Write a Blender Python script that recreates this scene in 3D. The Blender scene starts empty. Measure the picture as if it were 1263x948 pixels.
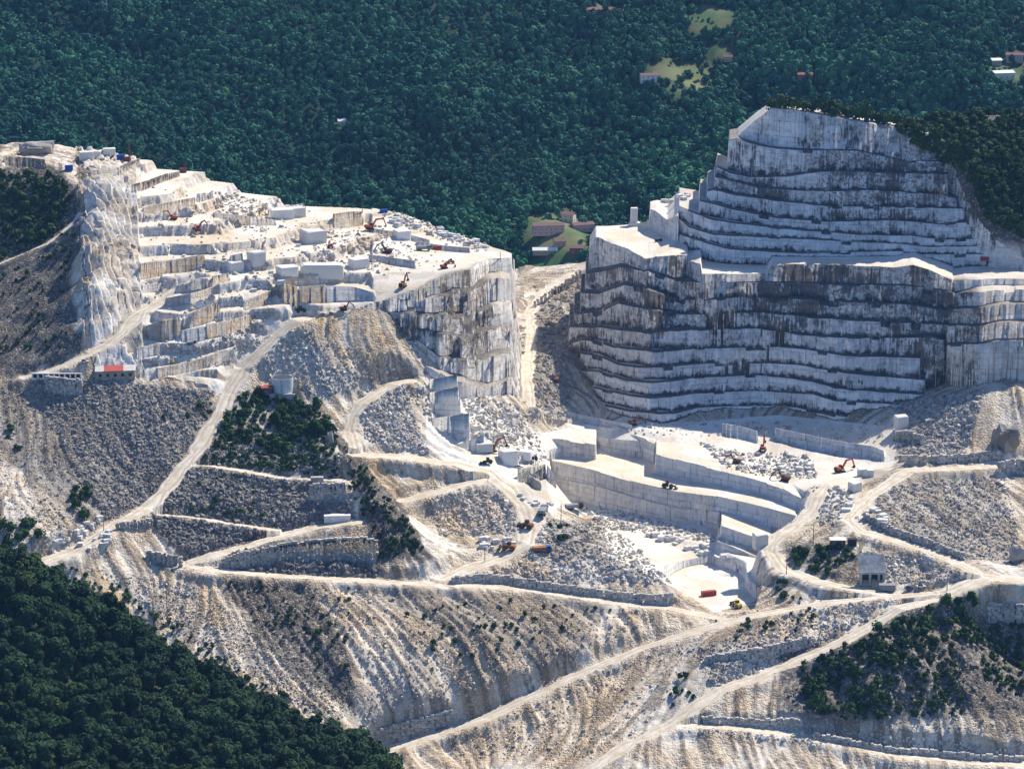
import bpy, bmesh, math, random
import numpy as np
from mathutils import Vector, Matrix, Euler

# ------------------------------------------------------------------ camera, sky, sun, exposure
scene = bpy.context.scene
COL = scene.collection
PITCH = math.radians(14.0)
HFOV = math.radians(22.0)
cam_d = bpy.data.cameras.new('camera'); cam = bpy.data.objects.new('camera', cam_d); COL.objects.link(cam)
cam.location = (0, 0, 0); cam.rotation_euler = (math.radians(90) - PITCH, 0, 0)
cam_d.angle = HFOV; cam_d.clip_start = 1.0; cam_d.clip_end = 9000
scene.camera = cam
SUN_DIR = Vector((0.66, 0.70, 1.0)).normalized()      # towards the sun: right, a little behind the quarry
world = bpy.data.worlds.new('World'); scene.world = world; world.use_nodes = True
nt = world.node_tree
sky = nt.nodes.new('ShaderNodeTexSky'); sky.sky_type = 'NISHITA'; sky.sun_disc = False
sky.sun_elevation = math.asin(SUN_DIR.z); sky.sun_rotation = math.atan2(SUN_DIR.x, SUN_DIR.y)
sky.air_density = 1.0; sky.dust_density = 0.3; sky.ozone_density = 4.0
tint = nt.nodes.new('ShaderNodeMix'); tint.data_type = 'RGBA'; tint.blend_type = 'MULTIPLY'; tint.inputs[0].default_value = 1.0; tint.inputs[7].default_value = (.82, .94, 1.18, 1)   # white balance of the picture
nt.links.new(sky.outputs[0], tint.inputs[6]); nt.links.new(tint.outputs[2], nt.nodes['Background'].inputs[0]); nt.nodes['Background'].inputs[1].default_value = 0.10
sun_d = bpy.data.lights.new('sun', 'SUN'); sun_d.energy = 5.0; sun_d.angle = math.radians(0.5); sun_d.color = (1.0, 0.925, 0.79)
sun = bpy.data.objects.new('sun', sun_d); COL.objects.link(sun)
sun.rotation_euler = (-SUN_DIR).to_track_quat('-Z', 'Y').to_euler()
scene.view_settings.view_transform = 'Standard'; scene.view_settings.look = 'None'
scene.view_settings.exposure = 0.55; scene.view_settings.gamma = 1.0; scene.view_settings.use_curve_mapping = False
HAZE_DENSITY = 0.000026

# ------------------------------------------------------------------ numbers
rng = np.random.default_rng(7)
random.seed(7)
cp, sp = math.cos(PITCH), math.sin(PITCH)
FPX = 631.5 / math.tan(HFOV / 2)

def ray(px, py):
    """azimuth u = x/y and slope s = z/y of the sight line through a photo point"""
    px = np.asarray(px, float); py = np.asarray(py, float)
    dx = (px - 631.5) / FPX; dy = (474 - py) / FPX
    den = cp + dy * sp
    return dx / den, (-sp + dy * cp) / den

def P3(px, py, Y):
    u, s = ray(px, py)
    return (float(u * Y), float(Y), float(s * Y))

def to_px(x, y, z):
    fw = y * cp - z * sp; up = y * sp + z * cp
    return 631.5 + FPX * x / fw, 474 - FPX * up / fw

# value noise on a wrapped lattice
_T = rng.random((512, 512))
def vnoise(x, y, seed=0):
    x = x + seed * 37.17; y = y + seed * 91.73
    xi = np.floor(x).astype(np.int64); yi = np.floor(y).astype(np.int64)
    fx = x - xi; fy = y - yi
    fx = fx * fx * (3 - 2 * fx); fy = fy * fy * (3 - 2 * fy)
    x0 = xi & 511; x1 = (xi + 1) & 511; y0 = yi & 511; y1 = (yi + 1) & 511
    return ((_T[y0, x0] * (1 - fx) + _T[y0, x1] * fx) * (1 - fy) + (_T[y1, x0] * (1 - fx) + _T[y1, x1] * fx) * fy) * 2 - 1
def fbm(x, y, octv=4, seed=0, gain=0.5):
    t = 0; a = 1; n = 0
    for k in range(octv):
        t = t + a * vnoise(x * 2 ** k, y * 2 ** k, seed + k * 3); n += a; a *= gain
    return t / n
def sstep(a, b, x):
    t = np.clip((x - a) / (b - a), 0, 1); return t * t * (3 - 2 * t)

class RBF:
    def __init__(self, pts, smooth=0.0):
        p = np.array(pts, float); keep = []
        for i in range(len(p)):
            if all((p[i, 0] - p[j, 0]) ** 2 + (p[i, 1] - p[j, 1]) ** 2 > 9 for j in keep): keep.append(i)
        p = p[keep]; self.c = p[:, :2] / 100.0; n = len(p)
        d = np.linalg.norm(self.c[:, None] - self.c[None], axis=2)
        A = np.zeros((n + 3, n + 3)); A[:n, :n] = d - smooth * np.eye(n)
        A[:n, n] = 1; A[:n, n + 1:] = self.c; A[n, :n] = 1; A[n + 1:, :n] = self.c.T
        b = np.zeros(n + 3); b[:n] = p[:, 2]
        self.w = np.linalg.solve(A, b)
    def __call__(self, x, y):
        sh = x.shape; q = np.stack([x.ravel(), y.ravel()], 1) / 100.0; out = np.zeros(len(q)); n = len(self.c)
        for i in range(0, len(q), 20000):
            qq = q[i:i + 20000]
            d = np.sqrt(((qq[:, None] - self.c[None]) ** 2).sum(2) + 1e-4)
            out[i:i + 20000] = d @ self.w[:n] + self.w[n] + qq @ self.w[n + 1:]
        return out.reshape(sh)

def ctl(text):
    out = []
    for tok in text.replace('\n', ' ').split(';'):
        tok = tok.strip()
        if not tok: continue
        a = [float(v) for v in tok.split(',')]
        out.append(P3(*a))
    return out
def line(text):
    return [tuple(float(v) for v in t.split(',')) for t in text.replace('\n', ' ').split(';') if t.strip()]

# ------------------------------------------------------------------ the fan-shaped terrain grid
Q_FINE = 1.0
U = np.arange(-0.268, 0.2721, 0.00036 * Q_FINE)
ROWS = np.arange(1085, 1790, 0.8 * Q_FINE)
NR, NC = len(ROWS), len(U)
YG = np.repeat(ROWS[:, None], NC, 1); UG = np.repeat(U[None], NR, 0)

def coarse_eval(f):
    rc = np.arange(ROWS[0], ROWS[-1] + 3, 3.0); uc = np.arange(U[0], U[-1] + 0.002, 0.002)
    Yc, Uc = np.meshgrid(rc, uc, indexing='ij')
    z = f(Yc * Uc, Yc)
    ri = (ROWS - rc[0]) / 3.0; ci = (U - uc[0]) / 0.002
    r0 = np.clip(ri.astype(int), 0, len(rc) - 2); c0 = np.clip(ci.astype(int), 0, len(uc) - 2)
    fr = (ri - r0)[:, None]; fc = (ci - c0)[None]
    return ((z[np.ix_(r0, c0)] * (1 - fc) + z[np.ix_(r0, c0 + 1)] * fc) * (1 - fr)
            + (z[np.ix_(r0 + 1, c0)] * (1 - fc) + z[np.ix_(r0 + 1, c0 + 1)] * fc) * fr)

# --- roads: photo point and distance along each centre line; half width in metres
ROADS = {
 'main': (line("372,393,1433;365,395,1430;340,415,1422;320,435,1412;300,455,1403;282,485,1385;268,515,1365;240,560,1335;215,590,1315;185,625,1290;130,655,1265;90,680,1248;40,698,1235;0,712,1225"), 4.6),
 'wallroad': (line("225,695,1258;250,702,1248;320,708,1244;400,713,1242;480,718,1240;540,720,1241;620,724,1243;700,735,1243;780,746,1241;830,751,1239;870,760,1236;905,765,1230"), 3.0),
 'climb': (line("470,925,1156;540,905,1165;600,885,1172;680,848,1187;740,820,1200;800,797,1210;850,780,1217;930,759,1226;1010,745,1231;1090,735,1233;1165,733,1229"), 3.6),
 'lower': (line("1165,735,1229;1110,750,1220;1075,772,1210;1040,790,1200;960,825,1185;890,850,1172;855,873,1160;830,893,1150;780,915,1138;735,945,1122;700,965,1112"), 4.0),
 'base': (line("830,893,1150;900,897,1148;1000,908,1146;1100,930,1140;1200,940,1138;1300,943,1138"), 3.0),
 'east': (line("1310,563,1392;1263,570,1385;1200,577,1375;1120,580,1370;1090,600,1350;1060,622,1325;1046,640,1305;1060,655,1290;1100,665,1280;1150,680,1265;1190,700,1248;1215,712,1240;1310,718,1236"), 4.2),
 'eastlink': (line("1215,712,1240;1190,722,1234;1165,733,1229"), 6.0),
 'pit': (line("1020,598,1354;1008,612,1340;1003,628,1328;985,645,1314;962,660,1300;950,680,1286;965,702,1266;1010,717,1250;1060,728,1240;1095,735,1233"), 4.0),
 'fanroad': (line("505,470,1410;485,474,1406;465,485,1398;445,498,1388;435,512,1380;430,532,1368;438,552,1352"), 4.0),
 'centre': (line("438,560,1348;500,564,1350;560,572,1350;600,582,1346;630,605,1330;646,625,1314;652,645,1300;648,670,1278;620,688,1268;580,700,1258;548,714,1246"), 5.0),
 'spur': (line("600,590,1342;560,600,1333;525,610,1325;500,617,1320"), 4.5),
 'shed': (line("228,697,1256;260,685,1262;310,672,1272;350,660,1282;390,650,1288;440,643,1290"), 4.2),
 'path': (line("175,633,1287;230,637,1288;290,646,1288;345,655,1284"), 2.0),
 'ledge': (line("232,573,1326;262,575,1328;300,581,1326;350,590,1322;420,592,1322"), 2.2),
 'entry': (line("30,466,1386;60,458,1388;80,450,1390;110,437,1395;135,424,1404;150,412,1412;175,385,1432;200,370,1445;240,348,1458"), 4.0),
 'gap': (line("655,500,1460;650,470,1490;652,440,1545;655,410,1590;652,385,1640;672,358,1700;705,338,1740"), 3.6),
 'track': (line("-40,336,1500;0,325,1500;60,300,1511;85,280,1522;100,262,1531"), 1.5),
}
road_pts = []
for k, (ln, w) in ROADS.items():
    for p in ln: road_pts.append((k, P3(*p)))
Q_ROADS = ('entry', 'track')
L_pts = [p for k, p in road_pts if k not in Q_ROADS]
SEAM = ctl("""372,393,1433;340,415,1422;300,455,1403;282,485,1385;110,437,1395;80,450,1390;30,466,1386;135,460,1387;180,466,1386;230,472,1386;-60,470,1390;435,385,1436;466,372,1440""")
L_pts += SEAM + ctl("""
0,490,1372;0,550,1330;0,620,1272;-80,600,1300;60,600,1292;100,560,1322;60,500,1368;150,500,1362;200,520,1352;30,660,1250;-60,690,1245;160,570,1325;90,630,1272;
345,482,1398;330,500,1385;380,495,1388;345,560,1345;300,545,1352;370,640,1293;290,620,1300;300,660,1280;440,655,1283;460,690,1258;380,690,1256;300,693,1254;
410,522,1362;425,560,1331;450,590,1310;480,620,1289;500,645,1274;530,688,1253;
430,440,1411;400,470,1397;440,475,1397;480,440,1412;450,410,1424;500,490,1396;480,530,1372;520,540,1370;470,600,1332;520,590,1340;560,640,1312;520,650,1306;600,655,1298;600,620,1320;560,670,1285;
610,560,1374;650,560,1386;655,590,1366;690,570,1432;620,530,1420;575,545,1385;545,550,1372;
680,675,1276;700,690,1266;700,652,1304;700,628,1352;735,655,1322;740,680,1278;780,705,1262;830,715,1262;750,625,1400;770,640,1385;790,660,1352;830,668,1343;880,682,1330;800,690,1308;850,700,1300;850,730,1264;900,722,1290;900,745,1254;
640,705,1256;740,720,1254;800,732,1250;
300,850,1166;400,890,1152;300,760,1216;200,760,1222;180,720,1242;450,800,1192;600,800,1194;520,850,1172;700,800,1200;640,760,1222;760,772,1220;820,765,1228;600,950,1138;520,950,1138;700,900,1156;800,840,1184;100,800,1205;250,940,1130;100,900,1150;
950,800,1196;1050,770,1213;900,800,1196;1000,850,1168;1100,800,1186;1100,860,1160;1000,885,1150;1180,790,1196;1190,850,1168;1225,780,1220;1263,790,1216;1245,850,1176;1300,880,1160;1200,905,1146;1130,760,1214;1220,740,1232;1263,742,1230;
900,948,1120;1263,965,1126;750,960,1112;1000,965,1116;
1180,620,1330;1250,620,1336;1150,650,1300;1263,660,1302;1150,600,1356;1263,600,1358;1330,640,1320;1230,690,1270;1310,690,1272;
1130,560,1392;1160,520,1422;1200,500,1428;1225,478,1436;1263,480,1434;1240,540,1402;1105,545,1418;1320,520,1420;1200,550,1400;
1035,668,1282;1020,700,1262;1075,712,1250;1120,715,1248;1000,690,1275;930,700,1280;1140,700,1258;
830,555,1432;800,545,1444;870,548,1440;900,560,1425;960,570,1416;1000,575,1402;1050,585,1384;1080,572,1400;830,578,1403;890,595,1385;960,612,1362;930,660,1316;940,630,1345;905,712,1307;
740,540,1467;680,532,1472;740,592,1410;742,612,1404;830,630,1370;880,632,1365;800,575,1412;
760,522,1466;900,530,1462;1000,540,1442;700,520,1470;800,533,1452;1060,548,1436;850,528,1460;
690,440,1540;640,520,1440;700,470,1525;680,400,1620;700,370,1660;720,345,1730;640,345,1770;690,330,1780
""")
L_pts += [(float(ray(560, 400)[0] * 1560), 1560, -352), (float(ray(480, 400)[0] * 1600), 1600, -345), (float(ray(300, 400)[0] * 1600), 1600, -340), (float(ray(60, 400)[0] * 1600), 1600, -340),
          (float(ray(900, 400)[0] * 1620), 1620, -372), (float(ray(1150, 400)[0] * 1620), 1620, -372), (300, 1700, -370), (-300, 1700, -350), (340, 1500, -365)]
Q_pts = [p for k, p in road_pts if k in Q_ROADS] + SEAM + ctl("""
-60,182,1660;0,180,1660;60,178,1655;110,188,1650;172,197,1630;230,213,1625;258,218,1622;300,234,1615;350,249,1605;414,251,1600;442,256,1598;497,266,1590;545,286,1575;602,305,1555;633,315,1532;
95,228,1552;150,231,1547;210,249,1537;215,263,1530;251,300,1490;175,312,1475;300,296,1500;350,270,1560;400,280,1550;440,300,1532;480,320,1502;530,310,1530;570,310,1532;600,310,1528;400,337,1468;450,345,1460;520,340,1464;557,337,1464;579,334,1468;
330,350,1450;270,345,1442;215,345,1442;390,390,1433;430,380,1436;250,400,1412;200,400,1413;200,440,1396;260,440,1400;310,400,1425;350,375,1437;150,420,1406;170,395,1426;
120,228,1540;108,262,1500;112,300,1465;115,350,1433;112,400,1408;135,300,1482;138,350,1443;165,295,1496;168,350,1450;150,260,1522;
0,205,1570;75,213,1565;0,325,1500;60,300,1512;100,262,1532;85,320,1478;90,400,1418;0,352,1482;80,357,1452;0,400,1440;50,450,1392;0,440,1412;-80,330,1500;-80,440,1420;-80,205,1570;40,260,1540
""") + [(float(ray(300, 300)[0] * 1500), 1380, -350), (float(ray(560, 300)[0] * 1400), 1400, -318)]
fL, fQ = RBF(L_pts, 0.0), RBF(Q_pts, 0.0)
ZL = coarse_eval(fL); ZQ = coarse_eval(fQ)

# outline in plan of the upper left quarry: the front line of it, per column
TQ = line("-200,470,1390;-60,470,1390;30,466,1386;80,461,1387;135,460,1387;180,466,1386;230,472,1386;282,485,1385;300,455,1403;340,415,1422;372,393,1433;435,385,1436;465,372,1440;466,362,1440;482,357,1442;511,354,1447;530,346,1456;557,337,1464;579,334,1470;590,322,1492;602,314,1508;618,312,1515;632,317,1522")
tu = np.array([ray(p[0], p[1])[0] for p in TQ]); tY = np.array([p[2] for p in TQ])
YQ = np.interp(U, tu, tY, right=9999)
crag = fbm(U * 1460 / 7.0, U * 0, 3, 5) * 2.2
YQc = np.where(U > ray(466, 362)[0], YQ + crag, YQ)
inQ = YG >= YQc[None]
Z = np.where(inQ, ZQ, ZL)
ATAN = np.zeros((NR, NC)); ADARK = np.zeros((NR, NC)); AFACE = np.zeros((NR, NC)); AFOOT = np.zeros((NR, NC)); RACROSS = np.full((NR, NC), 9.0)
CLS = np.zeros((NR, NC), np.int8)          # 0 talus, 1 cut marble, 2 road
XG = UG * YG
# gullies: noise smeared along the fall line of the smooth ground
def fall_streaks():
    st = 2; Zs = Z[::st, ::st]; Us = UG[::st, ::st]; Ys = YG[::st, ::st]
    dY = ROWS[st] - ROWS[0]; dU = U[st] - U[0]
    gy, gu = np.gradient(Zs, dY, dU)
    zx = gu / Ys; zy = gy - Us * zx
    zx = zx - .62 * np.abs(zy) * ((Us < .035) & (Ys < 1420)) * (1 - .6 * (Us < -.12))
    n = np.sqrt(zx ** 2 + zy ** 2) + 0.06
    zx, zy = zx / n, zy / n
    tot = np.zeros_like(Zs); coarse = np.zeros_like(Zs); wsum = 0
    for sgn in (-1, 1):
        x, y = (Us * Ys).copy(), Ys.copy()
        for k in range(11):
            w = 1 - k / 12.0
            tot += w * vnoise(x / 1.9, y / 1.9, 3); coarse += w * vnoise(x / 5.5, y / 5.5, 8); wsum += w
            r = np.clip(((y - ROWS[0]) / dY).astype(int), 0, Zs.shape[0] - 1)
            c = np.clip(((x / y - U[0]) / dU).astype(int), 0, Zs.shape[1] - 1)
            x = x + sgn * 2.2 * zx[r, c]; y = y + sgn * 2.2 * zy[r, c]
    up = lambda a: np.repeat(np.repeat(a, st, 0), st, 1)[:NR, :NC]
    return up(tot / wsum * 3.0), up(coarse / wsum * 2.4)
STREAK, GULLY = fall_streaks()
def inside(poly, x, y):
    r = np.zeros(x.shape, bool); n = len(poly)
    for i in range(n):
        x0, y0 = poly[i]; x1, y1 = poly[(i + 1) % n]
        if y0 == y1: continue
        r ^= ((y0 > y) != (y1 > y)) & (x < (x1 - x0) * (y - y0) / (y1 - y0) + x0)
    return r
def poly(t): return [tuple(float(v) for v in q.split(',')) for q in t.split(';')]
def blur(a, n):
    for ax in (0, 1):
        c = np.cumsum(np.concatenate([np.zeros_like(a.take([0], ax)), a], ax), ax); k = a.shape[ax]
        i = np.arange(k); hi = np.minimum(i + n, k - 1) + 1; lo = np.maximum(i - n, 0)
        sh = [1, 1]; sh[ax] = k
        a = (c.take(hi, ax) - c.take(lo, ax)) / (hi - lo).reshape(sh)
    return a
bpx, bpy_ = to_px(XG, YG, Z)
talus = np.where(inQ, 0.25, 1.0)
for t, v in (("650,538;740,512;860,512;960,505;1110,520;1100,580;1050,605;1010,640;960,640;950,720;935,750;880,760;850,740;790,680;745,640;690,615", .10), ("560,560;620,545;690,560;690,630;640,640;600,590", .2), ("600,660;680,660;690,690;560,710", .2),
             ("230,712;540,722;840,755;760,800;600,860;470,905;380,850;300,770", 1.35), ("560,860;740,815;860,780;840,880;740,950;500,950", 1.25)):
    talus = np.where(inside(poly(t), bpx, bpy_), v, talus)
talus = blur(talus, 5)
wild = blur(inside(poly("985,850;1000,815;1060,785;1110,765;1165,745;1215,750;1263,780;1300,800;1300,885;1100,885;1000,885"), bpx, bpy_).astype(float), 8)
Z = Z + wild * (7.0 * fbm(XG / 20 + YG / 60, YG / 34, 4, 95) + 1.2 * GULLY)
rib = blur(inside(poly("405,515;440,550;500,625;535,690;480,690;440,610"), bpx, bpy_).astype(float), 6)
Z = Z + rib * (3.0 * fbm(XG / 9, YG / 12, 4, 96))
Z = Z + talus * (0.85 * GULLY + 0.8 * STREAK + 1.0 * fbm(XG / 24, YG / 24, 4, 21) + 0.30 * fbm(XG / 2.2, YG / 2.2, 2, 22))
Z = Z + np.where(inQ, 0.5 * fbm(XG / 9, YG / 9, 4, 23), 0)
hill_w = inQ & (UG < ray(105, 300)[0] + 0.004 * fbm(XG / 20, YG / 20, 3, 24))
Z = Z + np.where(hill_w, 2.5 * fbm(XG / 12, YG / 12, 4, 25) + .8 * GULLY, 0)
# slabs of the pale cliff at the left
slab = inQ & (UG > ray(98, 300)[0]) & (UG < ray(172, 300)[0])
sl_s = (XG * .92 + YG * .38) / 4.2 + .95 * fbm(XG / 9, YG / 14, 3, 26)
sl_k = np.floor(sl_s).astype(int); sl_f = sl_s - sl_k
sl_j = np.floor(YG / 24 + .9 * _T[(sl_k * 13) & 511, 5]).astype(int)
SLAB_CRACK = slab & ((sl_f < .10) | (np.abs((YG / 24 + .9 * _T[(sl_k * 13) & 511, 5]) % 1) < .03))
Z = Z + np.where(slab, 3.4 * (_T[sl_k & 511, sl_j & 511] - .5) + 1.6 * (sl_f - .5) + 1.6 * fbm(XG / 6, YG / 6, 4, 27) - np.where(SLAB_CRACK, 1.2, 0), 0)
# rough terracing of the left quarry between the traced cuts
terr_w = (inQ & (UG > ray(172, 300)[0])).astype(float) * sstep(0, 12, YG - YQ[None])
zq = Z + 1.6 * (_T[np.floor(XG / 9 + .4 * vnoise(XG / 14, YG / 14, 28)).astype(int) & 511, np.floor(YG / 16).astype(int) & 511] - .5)
st_ = 6.4; kq = np.floor(zq / st_); fq_ = zq / st_ - kq
Z = Z * (1 - .9 * terr_w) + .9 * terr_w * (st_ * (kq + np.where(fq_ < .72, .10 * fq_, .072 + .928 * sstep(.72, .90, fq_))))
TERR_RISE = (terr_w > .5) & (fq_ > .70) & (fq_ < .92)

def blocky(u, Yref, seed, amp=0.7, seg=6.0):
    """in and out steps along a quarry wall, as wide as the cut blocks"""
    s = u * Yref / seg + 0.35 * np.sin(u * Yref / 17.0 + seed)
    k = np.floor(s).astype(int)
    return amp * (_T[(seed * 7) % 512, k & 511] * 2 - 1) + 0.07 * fbm(u * Yref / 3.0, u * 0 + seed, 2, seed)

def snap_edge(c, Ye, zb, zt):
    """put the two rows either side of a wall exactly on it"""
    r = int(np.searchsorted(ROWS, Ye)) - 1
    if r < 1 or r > NR - 3: return
    YG[r, c] = Ye - 0.06; Z[r, c] = zb
    YG[r + 1, c] = Ye + 0.10; Z[r + 1, c] = zt
    return r

def raise_line(pts, back=9999.0, seed=1, amp=0.7, seg=6.0, back_tab=None, tan=0.0, dark=0.0, rise=0.02, crest=0.0, chip=.8, rough=0.0, ledge=0.0, fdark=None):
    """lift everything behind a traced edge (photo point + distance) to the height of the edge"""
    us = []; Ys = []; zs = []
    for px, py, Y in pts:
        u, s = ray(px, py); us.append(float(u)); Ys.append(Y); zs.append(float(s) * Y)
    o = np.argsort(us); us = np.array(us)[o]; Ys = np.array(Ys)[o]; zs = np.array(zs)[o]
    ca, cb = np.searchsorted(U, us[0]), np.searchsorted(U, us[-1])
    uu = U[ca:cb]; Ye = np.interp(uu, us, Ys) + blocky(uu, 1500, seed, amp, seg)
    zsm = np.interp(uu, us, zs)
    ze = zsm + 0.25 * fbm(uu * 300, uu * 0 + seed, 3, seed) + crest * fbm(uu * 120, uu * 0, 3, seed + 2)
    kb = np.floor(uu * 1500 / seg + .2).astype(int); bite = _T[(seed * 31 + 7) & 511, (kb * 3) & 511]
    ze = ze - np.where(bite > .84, chip * (bite - .84) * 16, 0); Ye = Ye + rough * fbm(uu * 1500 / 13.0, uu * 0, 4, seed + 40)
    for i, c in enumerate(range(ca, cb)):
        yb = back if back_tab is None else np.interp(uu[i], back_tab[0], back_tab[1])
        a = np.searchsorted(ROWS, Ye[i]); b = np.searchsorted(ROWS, yb)
        if a >= b: continue
        dd_ = ROWS[a:b] - Ye[i]; zt = zsm[i] + (ze[i] - zsm[i]) * np.exp(-(dd_ / (3.0 + 2.0 * ((i // 13) % 3))) ** 2) + rise * dd_
        zb = Z[max(a - 1, 0), c]
        m = Z[a:b, c] < zt
        Z[a:b, c] = np.where(m, zt, Z[a:b, c]); CLS[a:b, c] = np.where(m, 1, CLS[a:b, c])
        ATAN[a:b, c] = np.where(m, tan, ATAN[a:b, c]); ADARK[a:b, c] = np.where(m, dark, ADARK[a:b, c])
        if zt[0] > zb + 0.4 and Z[a, c] <= zt[0] + 1e-6:
            r = snap_edge(c, Ye[i], zb, zt[0])
            if r:
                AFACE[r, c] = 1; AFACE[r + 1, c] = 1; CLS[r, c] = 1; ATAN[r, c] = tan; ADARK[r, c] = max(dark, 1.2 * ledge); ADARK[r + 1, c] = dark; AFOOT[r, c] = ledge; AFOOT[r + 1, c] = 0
                if ledge: ADARK[r + 2:r + 9, c] = ledge * 1.2  # dark bench lines: ledge dirt and foot stain, with shade painted in
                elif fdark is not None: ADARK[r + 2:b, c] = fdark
def cummax():
    return np.maximum.accumulate(Z / YG, axis=0)
def cast(M, px, py):
    """first terrain point seen through a photo point"""
    u, s = ray(px, py)
    c = int(np.clip(round((float(u) - U[0]) / (U[1] - U[0])), 0, NC - 1))
    r = int(np.searchsorted(M[:, c], float(s)))
    r = min(max(r, 1), NR - 1)
    s0 = Z[r - 1, c] / YG[r - 1, c]; s1 = Z[r, c] / YG[r, c]
    t = 0.5 if s1 == s0 else float(np.clip((s - s0) / (s1 - s0), 0, 1))
    Y = YG[r - 1, c] * (1 - t) + YG[r, c] * t
    return float(u) * Y, Y, Z[r - 1, c] * (1 - t) + Z[r, c] * t

def face_op(pts, seed=1, Db=10, Df=8, tan=0.0, dark=0.0, amp=0.5, seg=5.0, Y=None, cls=1):
    """a cut face traced by its top and foot (px, top py, foot py); its distance comes from the ground it is cut into"""
    M = cummax()
    us = []; Ys = []; zt = []; zb = []
    for i, (px, t, b) in enumerate(pts):
        if Y is None: yy = cast(M, px, t * 0.5 + b * 0.5)[1]
        else: yy = Y[i] if hasattr(Y, '__len__') else Y
        u, st = ray(px, t); _, sb = ray(px, b)
        us.append(float(u)); Ys.append(yy); zt.append(float(st) * yy); zb.append(float(sb) * yy)
    o = np.argsort(us); us, Ys, zt, zb = [np.array(v)[o] for v in (us, Ys, zt, zb)]
    ca, cb = np.searchsorted(U, us[0]), np.searchsorted(U, us[-1])
    for c in range(ca, cb):
        u = U[c]; ye = np.interp(u, us, Ys) + float(blocky(np.array([u]), 1450, seed, amp, seg)[0])
        top = np.interp(u, us, zt); bot = np.interp(u, us, zb)
        a = np.searchsorted(ROWS, ye)
        nb = int(Db / (ROWS[1] - ROWS[0])); nf = int(Df / (ROWS[1] - ROWS[0]))
        b = min(a + nb, NR - 1); f = max(a - nf, 0)
        if a <= 2 or a >= NR - 3: continue
        w = np.linspace(1, 0, b - a) if b > a else np.array([])
        w = w * w * (3 - 2 * w)
        Z[a:b, c] = Z[a:b, c] * (1 - w) + top * w
        w = np.linspace(0, 1, a - f); w = w * w * (3 - 2 * w)
        Z[f:a, c] = Z[f:a, c] * (1 - w) + bot * w
        CLS[max(a - 3, 0):a + 4, c] = cls
        r = snap_edge(c, ye, bot, top)
        if r:
            for q in (r, r + 1): AFACE[q, c] = 1; ATAN[q, c] = tan; ADARK[q, c] = dark

# --- the pit: dug out to its low floor, then its benches built back up
pit_poly = inside(poly("676,556;735,540;808,546;870,560;960,588;1002,612;1002,640;985,652;952,668;936,735;915,750;880,754;850,737;800,702;760,682;735,652;700,614;682,590"), bpx, bpy_)
low_poly = inside(poly("816,697;871,686;905,690;940,720;930,750;905,756;880,756;856,738;836,716"), bpx, bpy_)
Z = np.where(pit_poly, np.minimum(Z, -421.0 + .25 * fbm(XG / 7, YG / 7, 3, 97)), Z)
Z = np.where(low_poly, np.minimum(Z, -428.0 + .25 * fbm(XG / 7, YG / 7, 3, 98)), Z)
PIT_BENCHES = [("880,685,1323;905,697,1314;931,709,1304", .1, 1352), ("884,667,1331;910,677,1322;934,687,1314", .15, 1356), ("889,648,1338;920,659,1328;951,671,1318", .15, 1364),
 ("681,589,1431;741,601,1408;777,612,1395;808,620,1386;836,627,1378;866,629,1372;888,632,1364", .28, 9999), ("680,568,1434;741,582,1411;777,593,1398;836,607,1380;884,612,1369", .30, 9999), ("884,612,1369;930,622,1354;988,638,1336", .05, 9999),
 ("676,540,1447;700,543,1443;724,547,1438;735,549,1436", .25, 1470), ("740,527,1470;762,529,1462;808,546,1437", .05, 9999), ("808,560,1416;868,575,1396;926,590,1378;960,600,1366;1000,621,1345", .05, 9999)]

def rows_y(tab, px):
    a = np.array(tab); return np.interp(px, a[:, 0], a[:, 1])

for k, (t, tn, bk) in enumerate(PIT_BENCHES): raise_line(line(t), back=bk, seed=301 + k, amp=.3, seg=9, tan=tn, dark=-.3, rise=0.004, chip=.35, fdark=-.1)
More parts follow.
